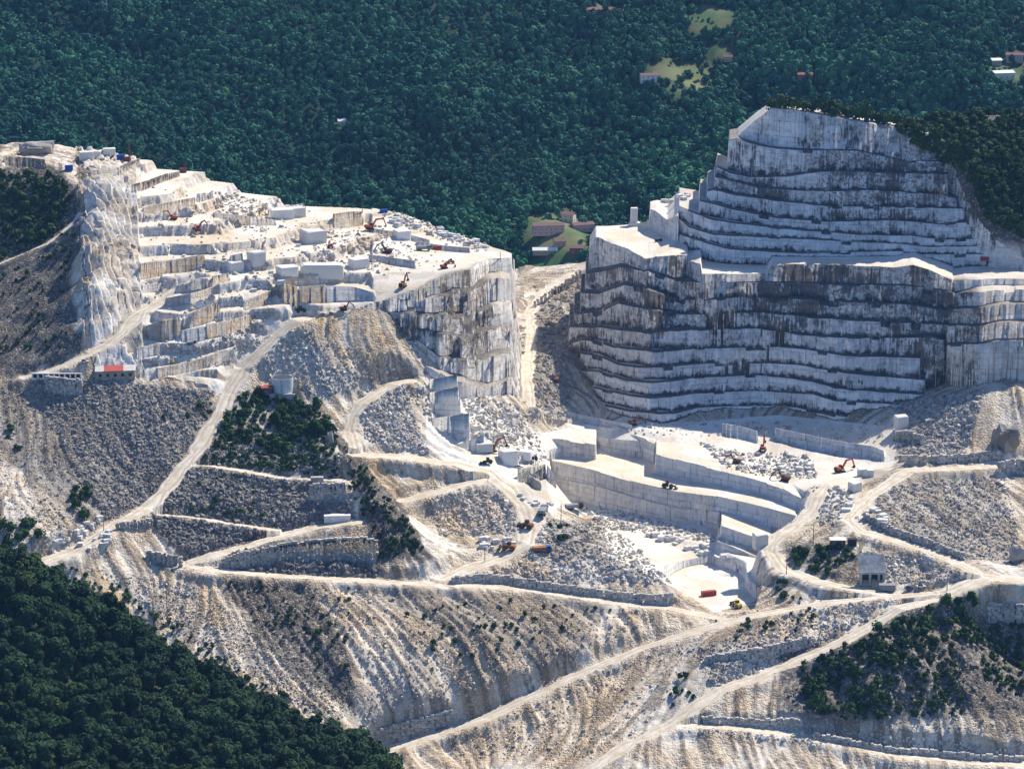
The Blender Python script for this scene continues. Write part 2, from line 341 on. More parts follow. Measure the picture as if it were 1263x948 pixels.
# --- right-hand mountain: lower wall, terrace, upper wall
YF = [(690,1545),(700,1535),(720,1505),(741,1488),(779,1468),(812,1458),(832,1464),(860,1482),(919,1494),(960,1488),(1004,1468),(1043,1457),(1078,1460),(1110,1462),(1141,1456),(1175,1446)]
YT = [(690,1600),(735,1600),(749,1592),(773,1572),(794,1542),(847,1540),(866,1512),(945,1517),(1015,1516),(1101,1502),(1156,1496),(1200,1492)]
BACK = (np.array([-1, float(ray(737, 287)[0]), float(ray(797, 277)[0]), float(ray(801, 277)[0]), 1]), np.array([1637, 1637, 1663, 1690, 1690]))
LOWER = [
 (.08, "703,487;736,499;777,508;815,511;833,510;860,503;903,501;960,501;983,503;1035,513;1101,521;1112,523", 0, .05),
 (.17, "706,474;736,480;777,489;802,492;827,490;855,486;893,484;930,482;960,484;1004,487;1030,495;1088,498;1139,503", 0, .12),
 (.26, "712,458;738,459;772,470;802,473;827,471;860,466;930,463;960,465;1001,471;1030,479;1088,484;1139,487", 0, .2),
 (.35, "716,436;739,440;764,451;787,454;827,453;858,449;919,448;960,449;983,450;1046,461;1093,465;1141,469", 0.08, .3),
 (.44, "700,425;716,420;734,421;757,429;807,434;833,433;860,430;930,429;960,428;1001,432;1046,440;1078,440;1136,442", .12, .38),
 (.54, "702,404;741,404;772,408;802,413;827,408;860,407;930,405;985,413;1035,417;1088,418;1150,415;1215,436;1222,448", .1, .7),
 (.64, "708,388;740,385;763,375;804,382;840,388;861,388;940,385;1000,392;1060,396;1120,398;1180,402;1207,408", .15, .8),
 (.74, "716,362;740,362;770,352;800,358;840,370;882,369;940,366;1000,370;1060,374;1120,376;1190,386", .15, .85),
 (.87, "722,338;745,335;765,330;800,336;835,346;861,348;930,348;1000,350;1060,352;1120,352;1178,362", .2, .9),
 (1.0, "727,306;735,292;749,297;773,307;794,319;830,315;847,315;849,323;864,326;866,338;905,338;945,337;952,326;1015,326;1060,328;1101,330;1127,327;1156,337;1175,345", .25, .8),
]
for k, (f, tr, tn, dk) in enumerate(LOWER):
    pts = []
    for px, py in line(tr):
        yf, yt = rows_y(YF, px), rows_y(YT, px)
        pts.append((px, py, yf + (yt - yf) * f))
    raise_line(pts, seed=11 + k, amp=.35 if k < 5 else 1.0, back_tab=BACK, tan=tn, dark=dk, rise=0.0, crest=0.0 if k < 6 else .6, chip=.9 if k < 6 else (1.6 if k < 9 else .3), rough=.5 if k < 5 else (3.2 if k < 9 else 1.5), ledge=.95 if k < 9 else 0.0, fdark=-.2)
YFU = [(795,1642),(801,1640),(820,1606),(847,1568),(866,1548),(900,1540),(1101,1534),(1263,1528),(1400,1528)]
YTU = [(795,1646),(801,1645),(840,1644),(885,1632),(910,1618),(952,1598),(1015,1580),(1115,1568),(1263,1560),(1400,1560)]
UPPER = [
 (.00, "801,258;810,262;823,272;837,266", 0.1, .2),
 (.05, "823,283;842,291;878,302;900,308;986,313;1110,310;1138,314;1263,314;1480,314", 0, .1),
 (.15, "835,268;850,281;880,290;900,291;986,295;1020,297;1110,301;1147,305;1263,303;1480,303", 0, .2),
 (.25, "837,256;877,271;900,275;960,282;1020,287;1061,290;1124,291;1160,296;1240,294", 0, .3),
 (.37, "862,248;880,252;900,258;957,269;1020,274;1101,272;1161,277;1225,272", 0, .6),
 (.48, "872,236;880,234;900,240;957,248;1020,255;1101,255;1161,257;1190,258", 0, .6),
 (.60, "882,218;900,223;937,232;992,236;1024,236;1078,235;1167,241;1180,243", .1, .8),
 (.70, "884,206;900,213;926,219;972,218;1015,212;1055,212;1153,215;1170,216", 0, .5),
 (.82, "899,174;910,172;949,183;1003,186;1055,186;1115,199;1160,200", 0, .75),
 (1.0, "909,168;930,150;952,134;980,136;1015,142;1050,148;1101,157;1140,165;1180,178", 0, .65),
]
for k, (f, tr, tn, dk) in enumerate(UPPER):
    pts = []
    for px, py in line(tr):
        yf, yt = rows_y(YFU, px), rows_y(YTU, px)
        pts.append((px, py, yf + (yt - yf) * f))
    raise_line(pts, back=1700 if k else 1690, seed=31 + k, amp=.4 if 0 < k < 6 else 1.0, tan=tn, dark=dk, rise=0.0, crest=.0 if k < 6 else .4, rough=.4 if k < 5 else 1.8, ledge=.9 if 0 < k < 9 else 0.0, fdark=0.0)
# overgrown natural shoulder on the far right
fS = RBF(ctl("1110,162,1575;1130,148,1600;1187,138,1612;1263,143,1612;1340,150,1615;1450,158,1612;1450,320,1524;1155,190,1570;1180,205,1562;1197,240,1546;1212,270,1537;1240,292,1530;1263,302,1528;1340,315,1526;1080,235,1590;1150,262,1560;1185,300,1540;1095,190,1585;1263,200,1572;1240,240,1548"))
ZS = coarse_eval(fS); ZS = ZS + 3.0 * fbm(UG * 1550 / 16, YG / 16, 4, 61)
spx, spy = to_px(UG * YG, YG, ZS); mS = (spx > np.interp(spy, [140, 160, 185, 215, 245, 275, 300, 320], [1085, 1105, 1160, 1178, 1190, 1208, 1232, 1262])) & (YG > 1515) & (YG < 1700) & (ZS > Z - 3)
Z = np.where(mS, ZS, Z); CLS[mS] = 3

# --- left-hand quarry: the broken cliff at its tip
YF2 = [(466,1436),(500,1424),(525,1414),(545,1410),(570,1414),(600,1424),(640,1456),(652,1480)]
PB2 = [(466,445),(480,458),(505,470),(525,492),(545,512),(570,526),(600,540),(640,520),(652,490)]
for i in range(1, 7):
    f = i / 7.0; pts = []
    pxe = 651 - 13 * f
    for px in np.arange(470 - 3 * f, pxe, 6):
        pt = rows_y([(p[0], p[1]) for p in TQ if p[0] > 460] + [(650, 330)], px)
        pb = rows_y(PB2, px); yt = rows_y([(p[0], p[2]) for p in TQ if p[0] > 460], px); yf = rows_y(YF2, px)
        py = pb + (pt - pb) * f + 6 * float(fbm(np.array(px / 28.0), np.array(i * 3.3), 3, 9))
        pts.append((px, py, yf + (yt - yf) * f ** 1.3 + 3.0 * float(fbm(np.array(px / 20.0), np.array(i * 5.1), 2, 15))))
    raise_line(pts, back=1560, seed=50 + i, amp=2.2, seg=5 + (i % 3) * 2, tan=.25, dark=.6 if i < 5 else .4, rise=0.05, crest=2.5, chip=3.0, rough=6.0)
# re-set the plateau behind the cliff top
m = inQ & (UG > ray(460, 360)[0]); Z = np.where(m, np.maximum(ZQ, -400), Z)
for c in range(np.searchsorted(U, ray(466, 360)[0]), np.searchsorted(U, ray(632, 317)[0])):
    r = np.searchsorted(ROWS, YQc[c]); zt = Z[min(r + 1, NR - 1), c]
    if zt > Z[r - 2, c] + .5:
        q = snap_edge(c, YQc[c], Z[r - 2, c], zt); AFACE[q, c] = 1; AFACE[q + 1, c] = 1; ADARK[q:q + 2, c] = .35; ATAN[q:q + 2, c] = .15
CLS[inQ & (UG > ray(100, 300)[0])] = 1

# --- cut faces of the left quarry: px, top py, foot py
def F(t): return [tuple(float(v) for v in q.split(',')) for q in t.split(';')]
LQ_FACES = [
 ("5,193,205;30,194,208;56,197,211", .2, .5), ("94,212,221;124,209,221;146,206,217", .35, .1), ("147,205,217;172,195,207", 0, 0),
 ("152,231,238;177,224,241;205,214,228;222,211,220", .7, .15), ("156,246,256;174,245,262", .7, .2), ("176,256,265;200,251,265;220,247,262;241,243,260", .6, .1),
 ("242,239,257;263,237,248", 0, .1), ("172,325,345;205,322,341;232,317,335;252,314,327", .75, .2), ("284,315,338;300,312,333", 0, .05),
 ("235,345,358;260,341,355;283,337,351", .6, .3), ("174,352,362;200,349,358", 0, 0), ("178,403,424;200,395,428;218,392,416;240,384,405;262,375,395;270,372,388", .7, .2),
 ("223,408,424;253,402,419", 0, .2), ("254,400,418;280,396,412;309,388,402", .7, .15), ("168,429,443;198,423,436", 0, 0),
 ("193,454,466;236,446,459;262,437,450;291,426,441", .5, .15), ("410,264,281;430,261,280;447,261,278", .6, .1), ("455,314,328;480,317,331;512,322,336", .3, .3),
 ("368,354,372;401,351,376", .8, .5), ("401,353,373;420,353,371;437,354,370;462,361,372", .1, .1), ("330,346,362;350,350,372;367,354,388", .8, .4),
 ("331,258,274;355,254,270;375,251,266", .1, .2), ("262,262,270;300,266,276;340,272,280", .4, .3), ("280,300,308;310,298,306", .4, .3),
 ("300,372,384;320,364,378;340,356,368", .6, .3), ("205,368,378;235,362,374;262,355,366", .5, .2), ("455,281,288;500,288,296;530,296,304", .2, .2), ("513,298,306;548,303,312;580,306,315", .4, .3),
]
for k, (t, tn, dk) in enumerate(LQ_FACES): face_op(F(t), seed=101 + k, Db=9, Df=7, tan=tn, dark=dk, amp=.35)
# --- centre: white stepped cuts, the pit and its benches
PIT_FACES = [
 ("529,468,483;565,462,476", 0, -.35, 3, (1413, 1411)), ("530,484,499;566,477,492", 0, -.35, 3, (1406, 1404)), ("529,500,516;568,493,508", 0, -.35, 3, (1398, 1396)), ("533,516,536;580,509,530", 0, -.35, 4, (1389, 1387)), ("556,550,565;578,544,562;598,535,552", 0, -.35, 4, (1379, 1378, 1376)),
 ("638,578,604;660,575,604;673,572,598", .1, .7, 7), ("674,572,600;686,588,612", 0, -.35, 5),
 
 
 
 
 
 ("956,528,550;990,535,558;1027,543,569;1075,550,571;1090,556,572", .15, .35, 10), ("891,522,543;912,526,546;934,532,550", 0, -.1, 10),
 ("640,562,573;664,566,578", 0, -.35, 6), ("700,508,514;741,516,526;780,524,532", .1, .4, 6),
 ("1222,445,466;1263,443,466;1300,443,466", 0, -.35, 8),
]
for k, q in enumerate(PIT_FACES):
    t, tn, dk, D = q[:4]; face_op(F(t), seed=151 + k, Db=D, Df=D * .8, tan=tn, dark=dk, amp=.25, Y=q[4] if len(q) > 4 else None)
# far right benches behind the pit, beside the mountain
for k, (t, tn, dk) in enumerate([("1168,425,1470;1205,425,1452;1230,420,1454;1480,418,1456", .2, .3), ("1168,402,1476;1212,402,1458;1230,398,1460;1480,396,1462", .3, .4), ("1168,382,1484;1210,380,1466;1228,376,1468;1480,374,1470", .3, .4), ("1168,364,1492;1205,360,1476;1226,358,1478;1480,356,1480", .1, .2), ("1160,346,1502;1190,345,1494;1220,344,1494;1480,343,1494", .05, .1)]):
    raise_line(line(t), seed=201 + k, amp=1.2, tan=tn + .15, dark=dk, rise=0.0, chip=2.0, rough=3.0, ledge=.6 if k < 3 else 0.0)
# skyline: the back of the hills falls away
SKY = line("-300,182,1664;0,180,1664;60,178,1659;110,188,1654;172,197,1634;230,213,1629;258,218,1626;300,234,1619;350,249,1609;414,251,1604;442,256,1602;497,266,1594;545,286,1579;602,305,1559;633,315,1536")
su = np.array([ray(p[0], p[1])[0] for p in SKY]); sY = np.array([p[2] for p in SKY])
ru = np.array([ray(p, 250)[0] for p in (800, 801, 840, 885, 952, 1015, 1100, 1320)]); rY = np.array([1665, 1668, 1670, 1662, 1630, 1606, 1594, 1622.])
for c in range(NC):
    u = U[c]
    if u < su[-1]: ys = np.interp(u, su, sY)
    elif u > ru[0]: ys = np.interp(u, ru, rY)
    elif u > BACK[0][1]: ys = np.interp(u, *BACK)
    else: continue
    a = np.searchsorted(ROWS, ys)
    if a < NR: Z[a:, c] = np.minimum(Z[a:, c], Z[a - 1, c] - .9 * (ROWS[a:] - ys) - 2.5 * np.abs(fbm(ROWS[a:] / 9, ROWS[a:] * 0 + u * 150, 3, 77)))
Z = np.maximum(Z, -520)
# --- retaining walls need a step in the ground: px, top py, foot py
WALLS = {
 'terrace': (F("275,690,704;300,683,706;350,672,707;400,667,709;448,664,711;464,668,713"), 'long dark wall of stacked boulders between the shed road and the road below it'),
 'shedback': (F("384,600,632;405,598,631;428,597,628"), 'tall dark stacked block wall right above the white shed'),
 'corner': (F("183,680,697;205,684,702;226,689,708"), 'short stacked block wall beside the fork with the shed road'),
 'slab': (F("146,647,655;168,643,653;190,640,650"), 'low wall of flat slabs beside the main haul road'),
 'pitroad': (F("560,712,719;608,709,720;650,715,726;707,724,736;760,731,743;803,735,747;832,733,742"), 'long pale dry stone wall curving along the middle haul road'),
 'boulders': (F("1066,634,646;1100,650,661;1140,665,677;1190,684,696"), 'row of big pale boulders edging the east road below the talus'),
 'eastback': (F("1110,563,574;1160,563,574;1232,557,567"), 'stacked rubble wall on the uphill side of the east road'),
 'eastend': (F("1232,571,592;1250,569,597;1290,566,600"), 'regular block wall in five courses below the far end of the east road'),
 'junction': (F("1219,745,769;1240,746,770;1300,748,772"), 'tall pale block wall beneath the red earth at the road junction'),
 'baseupper': (F("868,884,896;930,888,899;992,888,902"), 'stacked stone wall above the fork of the lowest road'),
 'baselower': (F("1005,905,914;1100,922,931;1200,931,939;1262,934,941"), 'low stone wall along the lowest road at its outer stretch'),
 'climbing': (F("872,810,822;930,801,815;1000,785,795"), 'rough block wall on the slope between the two climbing roads'),
 'foot': (F("466,902,914;510,889,902;557,877,890"), 'coarse stone wall at the foot of the long brown talus'),
 'roofside': (F("58,466,490;78,468,496;102,470,500"), 'dark stacked block wall below the white parapet by the red roofed shed'),
 'gap': (F("660,372,384;690,352,367;716,334,350"), 'long sloping stone wall beside the track through the gap'),
 'heap': (F("1103,532,549;1120,533,553;1140,538,557"), 'block wall holding the grey rubble heap beside the pit'),
}
for k, (nm, (t, lb)) in enumerate(WALLS.items()): face_op(t, seed=231 + k, Db=5, Df=4, amp=.1, cls=0)
# --- roads: level the ground across each road
RMASK = np.full((NR, NC), 99.0)
for nm, (ln, hw) in ROADS.items():
    pts = [P3(*p) for p in ln]
    for (x0, y0, z0), (x1, y1, z1) in zip(pts[:-1], pts[1:]):
        R = hw + 9
        ra, rb = np.searchsorted(ROWS, [min(y0, y1) - R, max(y0, y1) + R])
        uu = [(x + d) / y for x, y in ((x0, y0), (x1, y1)) for d in (-R, R)]
        ca, cb = np.searchsorted(U, [min(uu) - .004, max(uu) + .004])
        if ra >= rb or ca >= cb: continue
        gy = YG[ra:rb, ca:cb]; gx = UG[ra:rb, ca:cb] * gy
        dx, dy = x1 - x0, y1 - y0; L2 = dx * dx + dy * dy + 1e-6
        t = np.clip(((gx - x0) * dx + (gy - y0) * dy) / L2, 0, 1)
        d = np.hypot(gx - x0 - t * dx, gy - y0 - t * dy) + 2.3 * fbm(gx / 10, gy / 10, 4, 90)
        zr = z0 + (z1 - z0) * t
        w = 1 - sstep(hw + .8, hw + 6.5, d)
        near = d < RMASK[ra:rb, ca:cb] + hw
        zz = Z[ra:rb, ca:cb]
        Z[ra:rb, ca:cb] = np.where(near, zz * (1 - w) + (zr + .12 * np.cos(np.clip(d, 0, hw) / hw * 9)) * w, zz)
        RMASK[ra:rb, ca:cb] = np.minimum(RMASK[ra:rb, ca:cb], d - hw); RACROSS[ra:rb, ca:cb] = np.minimum(RACROSS[ra:rb, ca:cb], d / hw)
CLS[RMASK < 0] = 2
# --- photo position of every vertex: where stains, bare earth, weathered rock and painted shade lie
XG = UG * YG
VPX, VPY = to_px(XG, YG, Z)
WPX = VPX + 7 * fbm(XG / 9, YG / 9, 3, 40); WPY = VPY + 5 * fbm(XG / 9, YG / 9, 3, 41)
def paint(t, val, soft=3):
    m = inside(poly(t), WPX, WPY).astype(float)
    return blur(m, soft) * val if soft else m * val
tanp = np.where(inQ & (CLS == 1), .22 + .5 * np.clip(fbm(XG / 30, YG / 30, 3, 44), -.4, 1), 0.0); drk = np.zeros((NR, NC))
for t, v in [("385,385;440,378;470,380;478,440;470,462;430,455;400,430", .9), ("225,285;262,278;292,285;280,305;240,305", .8), ("440,562;462,560;500,612;492,625;470,600", 1.4), ("500,588;525,590;522,608;504,606", .9),
             ("85,698;120,698;170,755;150,772;110,740", 1.1), ("238,712;262,712;276,770;255,768", .9), ("270,712;480,722;800,752;760,800;620,850;480,890;420,870;330,790", .38), ("470,925;600,885;740,830;800,870;740,940;480,950", .55),
             ("575,688;660,690;690,712;640,718;560,712", .6), ("1205,718;1263,720;1263,745;1225,742", 1.4), ("850,775;1000,745;1010,775;880,800", .4), ("880,840;960,825;960,880;900,885", .4), ("560,600;600,595;610,650;540,660", .35), ("530,640;555,610;580,660", .5),
             ("60,440;110,432;150,405;140,430;70,462", .5), ("320,290;420,290;420,335;320,345", .25), ("590,595;640,605;640,640;600,640", .3), ("1040,600;1085,585;1060,640;1040,640", .3)]:
    tanp += paint(t, v)
for t, v in [("0,455;140,470;262,482;240,545;180,620;110,655;0,560", .8), ("250,500;345,478;410,520;420,590;250,575", .75), ("180,585;250,575;420,595;440,640;380,655;230,690;190,640", .9), ("405,515;440,560;500,630;535,690;470,690;440,600;420,560", 1.6),  # last patch: dark rib rock with its shadowed side painted in
             ("270,712;380,716;430,800;440,880;370,840;310,770", 1.05), ("-200,205;70,205;95,235;100,300;85,345;100,430;60,455;-200,470", 1.35), ("960,800;1040,785;1110,745;1165,735;1215,745;1263,775;1263,880;1150,880;1000,900;960,870", 1.0),  # second patch: weathered left hill, its deep shade painted in too
             ("672,640;745,640;745,690;680,690", .5), ("962,668;1050,672;1065,715;1000,715", .8), ("1060,580;1230,575;1263,690;1180,690;1080,640", .5), ("270,668;460,660;470,712;280,708", 1.0), ("430,720;760,740;700,820;560,790", .6), ("820,800;930,770;960,790;860,850", .3), ("655,395;690,355;725,330;740,420;705,500;655,500", .7),  # last patch: shade of the gap painted into its ground
             ("1100,150;1150,138;1440,138;1440,315;1225,298;1190,240;1160,200", 1.4), ("1105,480;1220,480;1190,560;1110,560", .35), ("640,575;675,570;680,640;640,640", .4), ("540,340;600,332;606,400;580,455;550,440", .9), ("480,370;545,380;530,430;490,420", .5), ("1205,770;1263,770;1263,880;1215,840", 1.2)]:  # shoulder and lower-right hollow: dark rock with shade painted in
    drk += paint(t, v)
rmd = np.zeros((NR, NC))
for t, v in [("945,330;1060,330;1200,345;1215,425;1140,418;1090,392;1000,380;945,365", 1.1), ("760,315;800,320;830,400;790,430;770,380", .6), ("800,320;870,325;890,400;840,430;815,400", .45), ("1000,182;1060,190;1170,215;1185,250;1020,240;1008,215", 1.3), ("985,135;1050,148;1190,180;1190,220;1100,205;1000,172", 1.1),  # last two patches: shade painted in along with stain and brown rock
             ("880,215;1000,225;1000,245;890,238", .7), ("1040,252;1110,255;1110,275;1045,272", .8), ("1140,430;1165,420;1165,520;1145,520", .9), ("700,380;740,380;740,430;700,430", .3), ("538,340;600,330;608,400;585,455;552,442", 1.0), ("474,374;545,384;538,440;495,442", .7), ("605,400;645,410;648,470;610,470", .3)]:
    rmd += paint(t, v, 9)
LEDGE = np.zeros((NR, NC)); wall_zone = CLS == 1
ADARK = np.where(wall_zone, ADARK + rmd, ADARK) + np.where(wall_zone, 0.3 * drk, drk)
ATAN = np.where(wall_zone, np.maximum(ATAN, .7 * tanp), tanp)
slabz = np.clip(blur((slab & (CLS == 1)).astype(float), 3), 0, 1)
ADARK = np.where(slab & (CLS == 1), np.where(SLAB_CRACK, 1.2, .3 + .6 * fbm(XG / 16, YG / 16, 3, 30)), ADARK)
ATAN = np.where(slab & (CLS == 1), np.clip(.3 + .8 * fbm(XG / 22, YG / 22, 3, 31), 0, 1), ATAN); ATAN = np.where(TERR_RISE & (CLS == 1), np.maximum(ATAN, .35 + .5 * vnoise(XG / 25, YG / 25, 29)), ATAN); ADARK = np.where(TERR_RISE & (CLS == 1), np.maximum(ADARK, .25), ADARK)
ADARK = np.clip(ADARK, -.5, 1.6); ATAN = np.clip(ATAN, 0, 1.5)
CLS[hill_w & (CLS == 1)] = 0
CLS[inside(poly("650,538;740,520;860,520;960,512;1110,528;1100,580;1050,605;1010,640;955,645;934,690;931,742;880,755;850,735;760,690;735,640;690,620"), VPX, VPY) & (CLS == 0) & (YG < 1480)] = 4
CLS[inside(poly("525,462;600,470;690,560;690,625;655,640;610,600;560,572;525,560"), VPX, VPY) & (CLS == 0) & (YG < 1430)] = 4
CLS[(CLS == 1) & inside(poly("500,500;1000,500;1105,528;1105,600;1000,760;640,760;500,600"), VPX, VPY) & (YG < 1440)] = 4
CLS[(CLS == 1) & (UG > ray(655, 400)[0])] = 5
MCUM = cummax()

# ------------------------------------------------------------------ materials
def new_mat(name):
    m = bpy.data.materials.new(name); m.use_nodes = True; t = m.node_tree
    b = t.nodes['Principled BSDF']; b.inputs['Roughness'].default_value = .9; b.inputs['Specular IOR Level'].default_value = .15
    return m, t, b
class G:
    """small shorthand for node graphs"""
    def __init__(s, t): s.t = t
    def n(s, typ, ins=None, **kw):
        nd = s.t.nodes.new('ShaderNode' + typ)
        for k, v in kw.items(): setattr(nd, k, v)
        for k, v in (ins or {}).items():
            if isinstance(v, bpy.types.NodeSocket): s.t.links.new(v, nd.inputs[k])
            else: nd.inputs[k].default_value = v
        return nd
    def math(s, op, a, b=0.0, c=0.0): return s.n('Math', {0: a, 1: b, 2: c}, operation=op).outputs[0]
    def attr(s, name): return s.n('Attribute', attribute_name=name).outputs['Fac']
    def noise(s, vec, scale, det=4, rough=.55): return s.n('TexNoise', {'Vector': vec, 'Scale': scale, 'Detail': det, 'Roughness': rough}).outputs[0]
    def ramp(s, v, a, b): return s.n('MapRange', {0: v, 1: a, 2: b, 3: 0.0, 4: 1.0}, interpolation_type='SMOOTHSTEP').outputs[0]
    def mix(s, f, a, b, blend='MIX'):
        nd = s.n('Mix', {0: f}, data_type='RGBA', blend_type=blend)
        for k, v in ((6, a), (7, b)):
            if isinstance(v, bpy.types.NodeSocket): s.t.links.new(v, nd.inputs[k])
            else: nd.inputs[k].default_value = (*v, 1)
        return nd.outputs[2]
    def pos(s): return s.n('NewGeometry').outputs['Position']
    def scale(s, vec, sc): return s.n('VectorMath', {0: vec, 1: sc}, operation='MULTIPLY').outputs[0]

def marble_material():
    m, t, b = new_mat('cut_marble'); g = G(t)
    pos = g.pos(); nz = g.n('SeparateXYZ', {0: g.n('NewGeometry').outputs['True Normal']}).outputs[2]
    wall = g.n('MapRange', {0: nz, 1: .72, 2: .42, 3: 0.0, 4: 1.0}).outputs[0]
    tan, dark, sk = g.attr('tan'), g.attr('dark'), g.attr('streak')
    n1 = g.noise(pos, .05, 6); n2 = g.noise(pos, .6, 5, .65); n3 = g.noise(pos, 3.0, 3, .7)
    ns = g.noise(g.scale(pos, (.75, .75, .10)), 1.0, 6, .68)
    nl = g.noise(g.scale(pos, (.06, .06, .35)), 1.0, 4, .6)
    # floor: crushed white stone with tracks, tan dust and dirt, stain and painted shade where dark is set
    fl = g.mix(g.ramp(n2, .35, .7), (.66, .61, .52), (.76, .73, .67))
    fl = g.mix(g.math('MULTIPLY', g.ramp(n1, .44, .60), .75), fl, (.60, .51, .38))
    nf = g.noise(g.scale(pos, (1.0, .45, 1.0)), .16, 6, .7); fl = g.mix(g.math('MULTIPLY', g.ramp(nf, .52, .66), .5), fl, (.47, .45, .42))
    fl = g.mix(g.math('MULTIPLY', g.ramp(n3, .60, .72), .35), fl, (.38, .36, .33))
    fl = g.mix(g.math('MINIMUM', g.math('MULTIPLY', tan, g.ramp(n2, .25, .65)), 1.0), fl, (.54, .39, .21))
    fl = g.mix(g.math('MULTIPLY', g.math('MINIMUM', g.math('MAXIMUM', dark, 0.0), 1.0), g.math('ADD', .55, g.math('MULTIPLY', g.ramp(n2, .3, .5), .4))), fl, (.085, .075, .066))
    # wall: sawn blocks of differing grey, weathering, brown stain, black streaks and painted shade
    xyz = g.n('SeparateXYZ', {0: pos})
    along = g.math('ADD', xyz.outputs[0], g.math('MULTIPLY', xyz.outputs[1], .45))
    bv = g.n('CombineXYZ', {0: along, 1: xyz.outputs[2], 2: 0.0}).outputs[0]
    def brick(w, h, off): return g.n('TexBrick', {'Vector': bv, 'Color1': (0, 0, 0, 1), 'Color2': (1, 1, 1, 1), 'Mortar': (.5, .5, .5, 1), 'Scale': 1.0, 'Mortar Size': .10, 'Mortar Smooth': .2, 'Brick Width': w, 'Row Height': h}, offset=off, squash=1.4, squash_frequency=3)
    br = brick(6.4, 9.3, .37); b2 = brick(2.6, 3.1, .5)
    tone = g.math('ADD', g.math('MULTIPLY', g.n('SeparateColor', {0: br.outputs['Color']}).outputs[0], .6), g.math('MULTIPLY', g.n('SeparateColor', {0: b2.outputs['Color']}).outputs[0], .4))
    wl = g.mix(g.ramp(g.math('ADD', g.math('MULTIPLY', n1, .7), g.math('MULTIPLY', tone, .35)), .32, .70), (.80, .78, .73), (.58, .57, .55))
    n4 = g.noise(pos, .22, 6, .7)
    wl = g.mix(g.math('MINIMUM', g.math('MAXIMUM', g.math('MULTIPLY', dark, -2.0), 0.0), 1.0), wl, (.80, .735, .61))
    wl = g.mix(g.math('MULTIPLY', g.ramp(n4, .50, .66), g.math('ADD', .30, g.math('MULTIPLY', g.math('MINIMUM', dark, .6), .5))), wl, (.33, .31, .29))
    wl = g.mix(g.math('MULTIPLY', g.ramp(nl, .52, .66), .35), wl, (.36, .345, .32))
    wl = g.mix(g.math('MINIMUM', g.math('MULTIPLY', tan, g.ramp(g.math('ADD', g.math('MULTIPLY', ns, .5), g.math('MULTIPLY', n4, .5)), .34, .56)), 1.0), wl, (.47, .30, .14))
    thr = g.math('SUBTRACT', .69, g.math('MULTIPLY', g.math('MULTIPLY', g.math('MINIMUM', dark, 1.3), g.math('ADD', .35, g.ramp(n1, .40, .62))), .165))
    bs = g.ramp(g.math('SUBTRACT', g.math('ADD', g.math('MULTIPLY', ns, .68), g.math('MULTIPLY', n4, .32)), thr), -.03, .06)
    wl = g.mix(g.math('MULTIPLY', bs, .88), wl, (.06, .052, .048))
    sp = g.ramp(g.math('SUBTRACT', n2, g.math('SUBTRACT', .76, g.math('MULTIPLY', dark, .16))), 0, .07)
    wl = g.mix(g.math('MULTIPLY', sp, .8), wl, (.09, .08, .075))
    jf = g.math('MAXIMUM', br.outputs['Fac'], g.math('MULTIPLY', b2.outputs['Fac'], .45))
    jm = g.math('MULTIPLY', jf, g.ramp(n4, .36, .56))
    wl = g.mix(g.math('MULTIPLY', jm, .85), wl, (.08, .07, .06))
    wl = g.mix(g.math('MULTIPLY', g.math('MINIMUM', g.math('MAXIMUM', g.math('SUBTRACT', dark, .75), 0.0), .7), g.ramp(g.math('ADD', g.math('MULTIPLY', n4, .6), g.math('MULTIPLY', ns, .4)), .40, .60)), wl, g.mix(g.ramp(nl, .42, .6), (.11, .10, .095), (.26, .20, .145)))
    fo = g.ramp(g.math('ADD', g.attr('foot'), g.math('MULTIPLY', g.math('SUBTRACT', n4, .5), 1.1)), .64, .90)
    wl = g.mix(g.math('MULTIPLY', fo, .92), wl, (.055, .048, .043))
    c = g.mix(wall, fl, wl)
    t.links.new(c, b.inputs['Base Color'])
    h = g.math('ADD', g.math('MULTIPLY', n2, .6), g.math('MULTIPLY', n3, .25))
    h = g.math('SUBTRACT', h, g.math('MULTIPLY', jm, .4))
    t.links.new(g.n('Bump', {'Strength': .55, 'Distance': 1.0, 'Height': h}).outputs[0], b.inputs['Normal'])
    return m
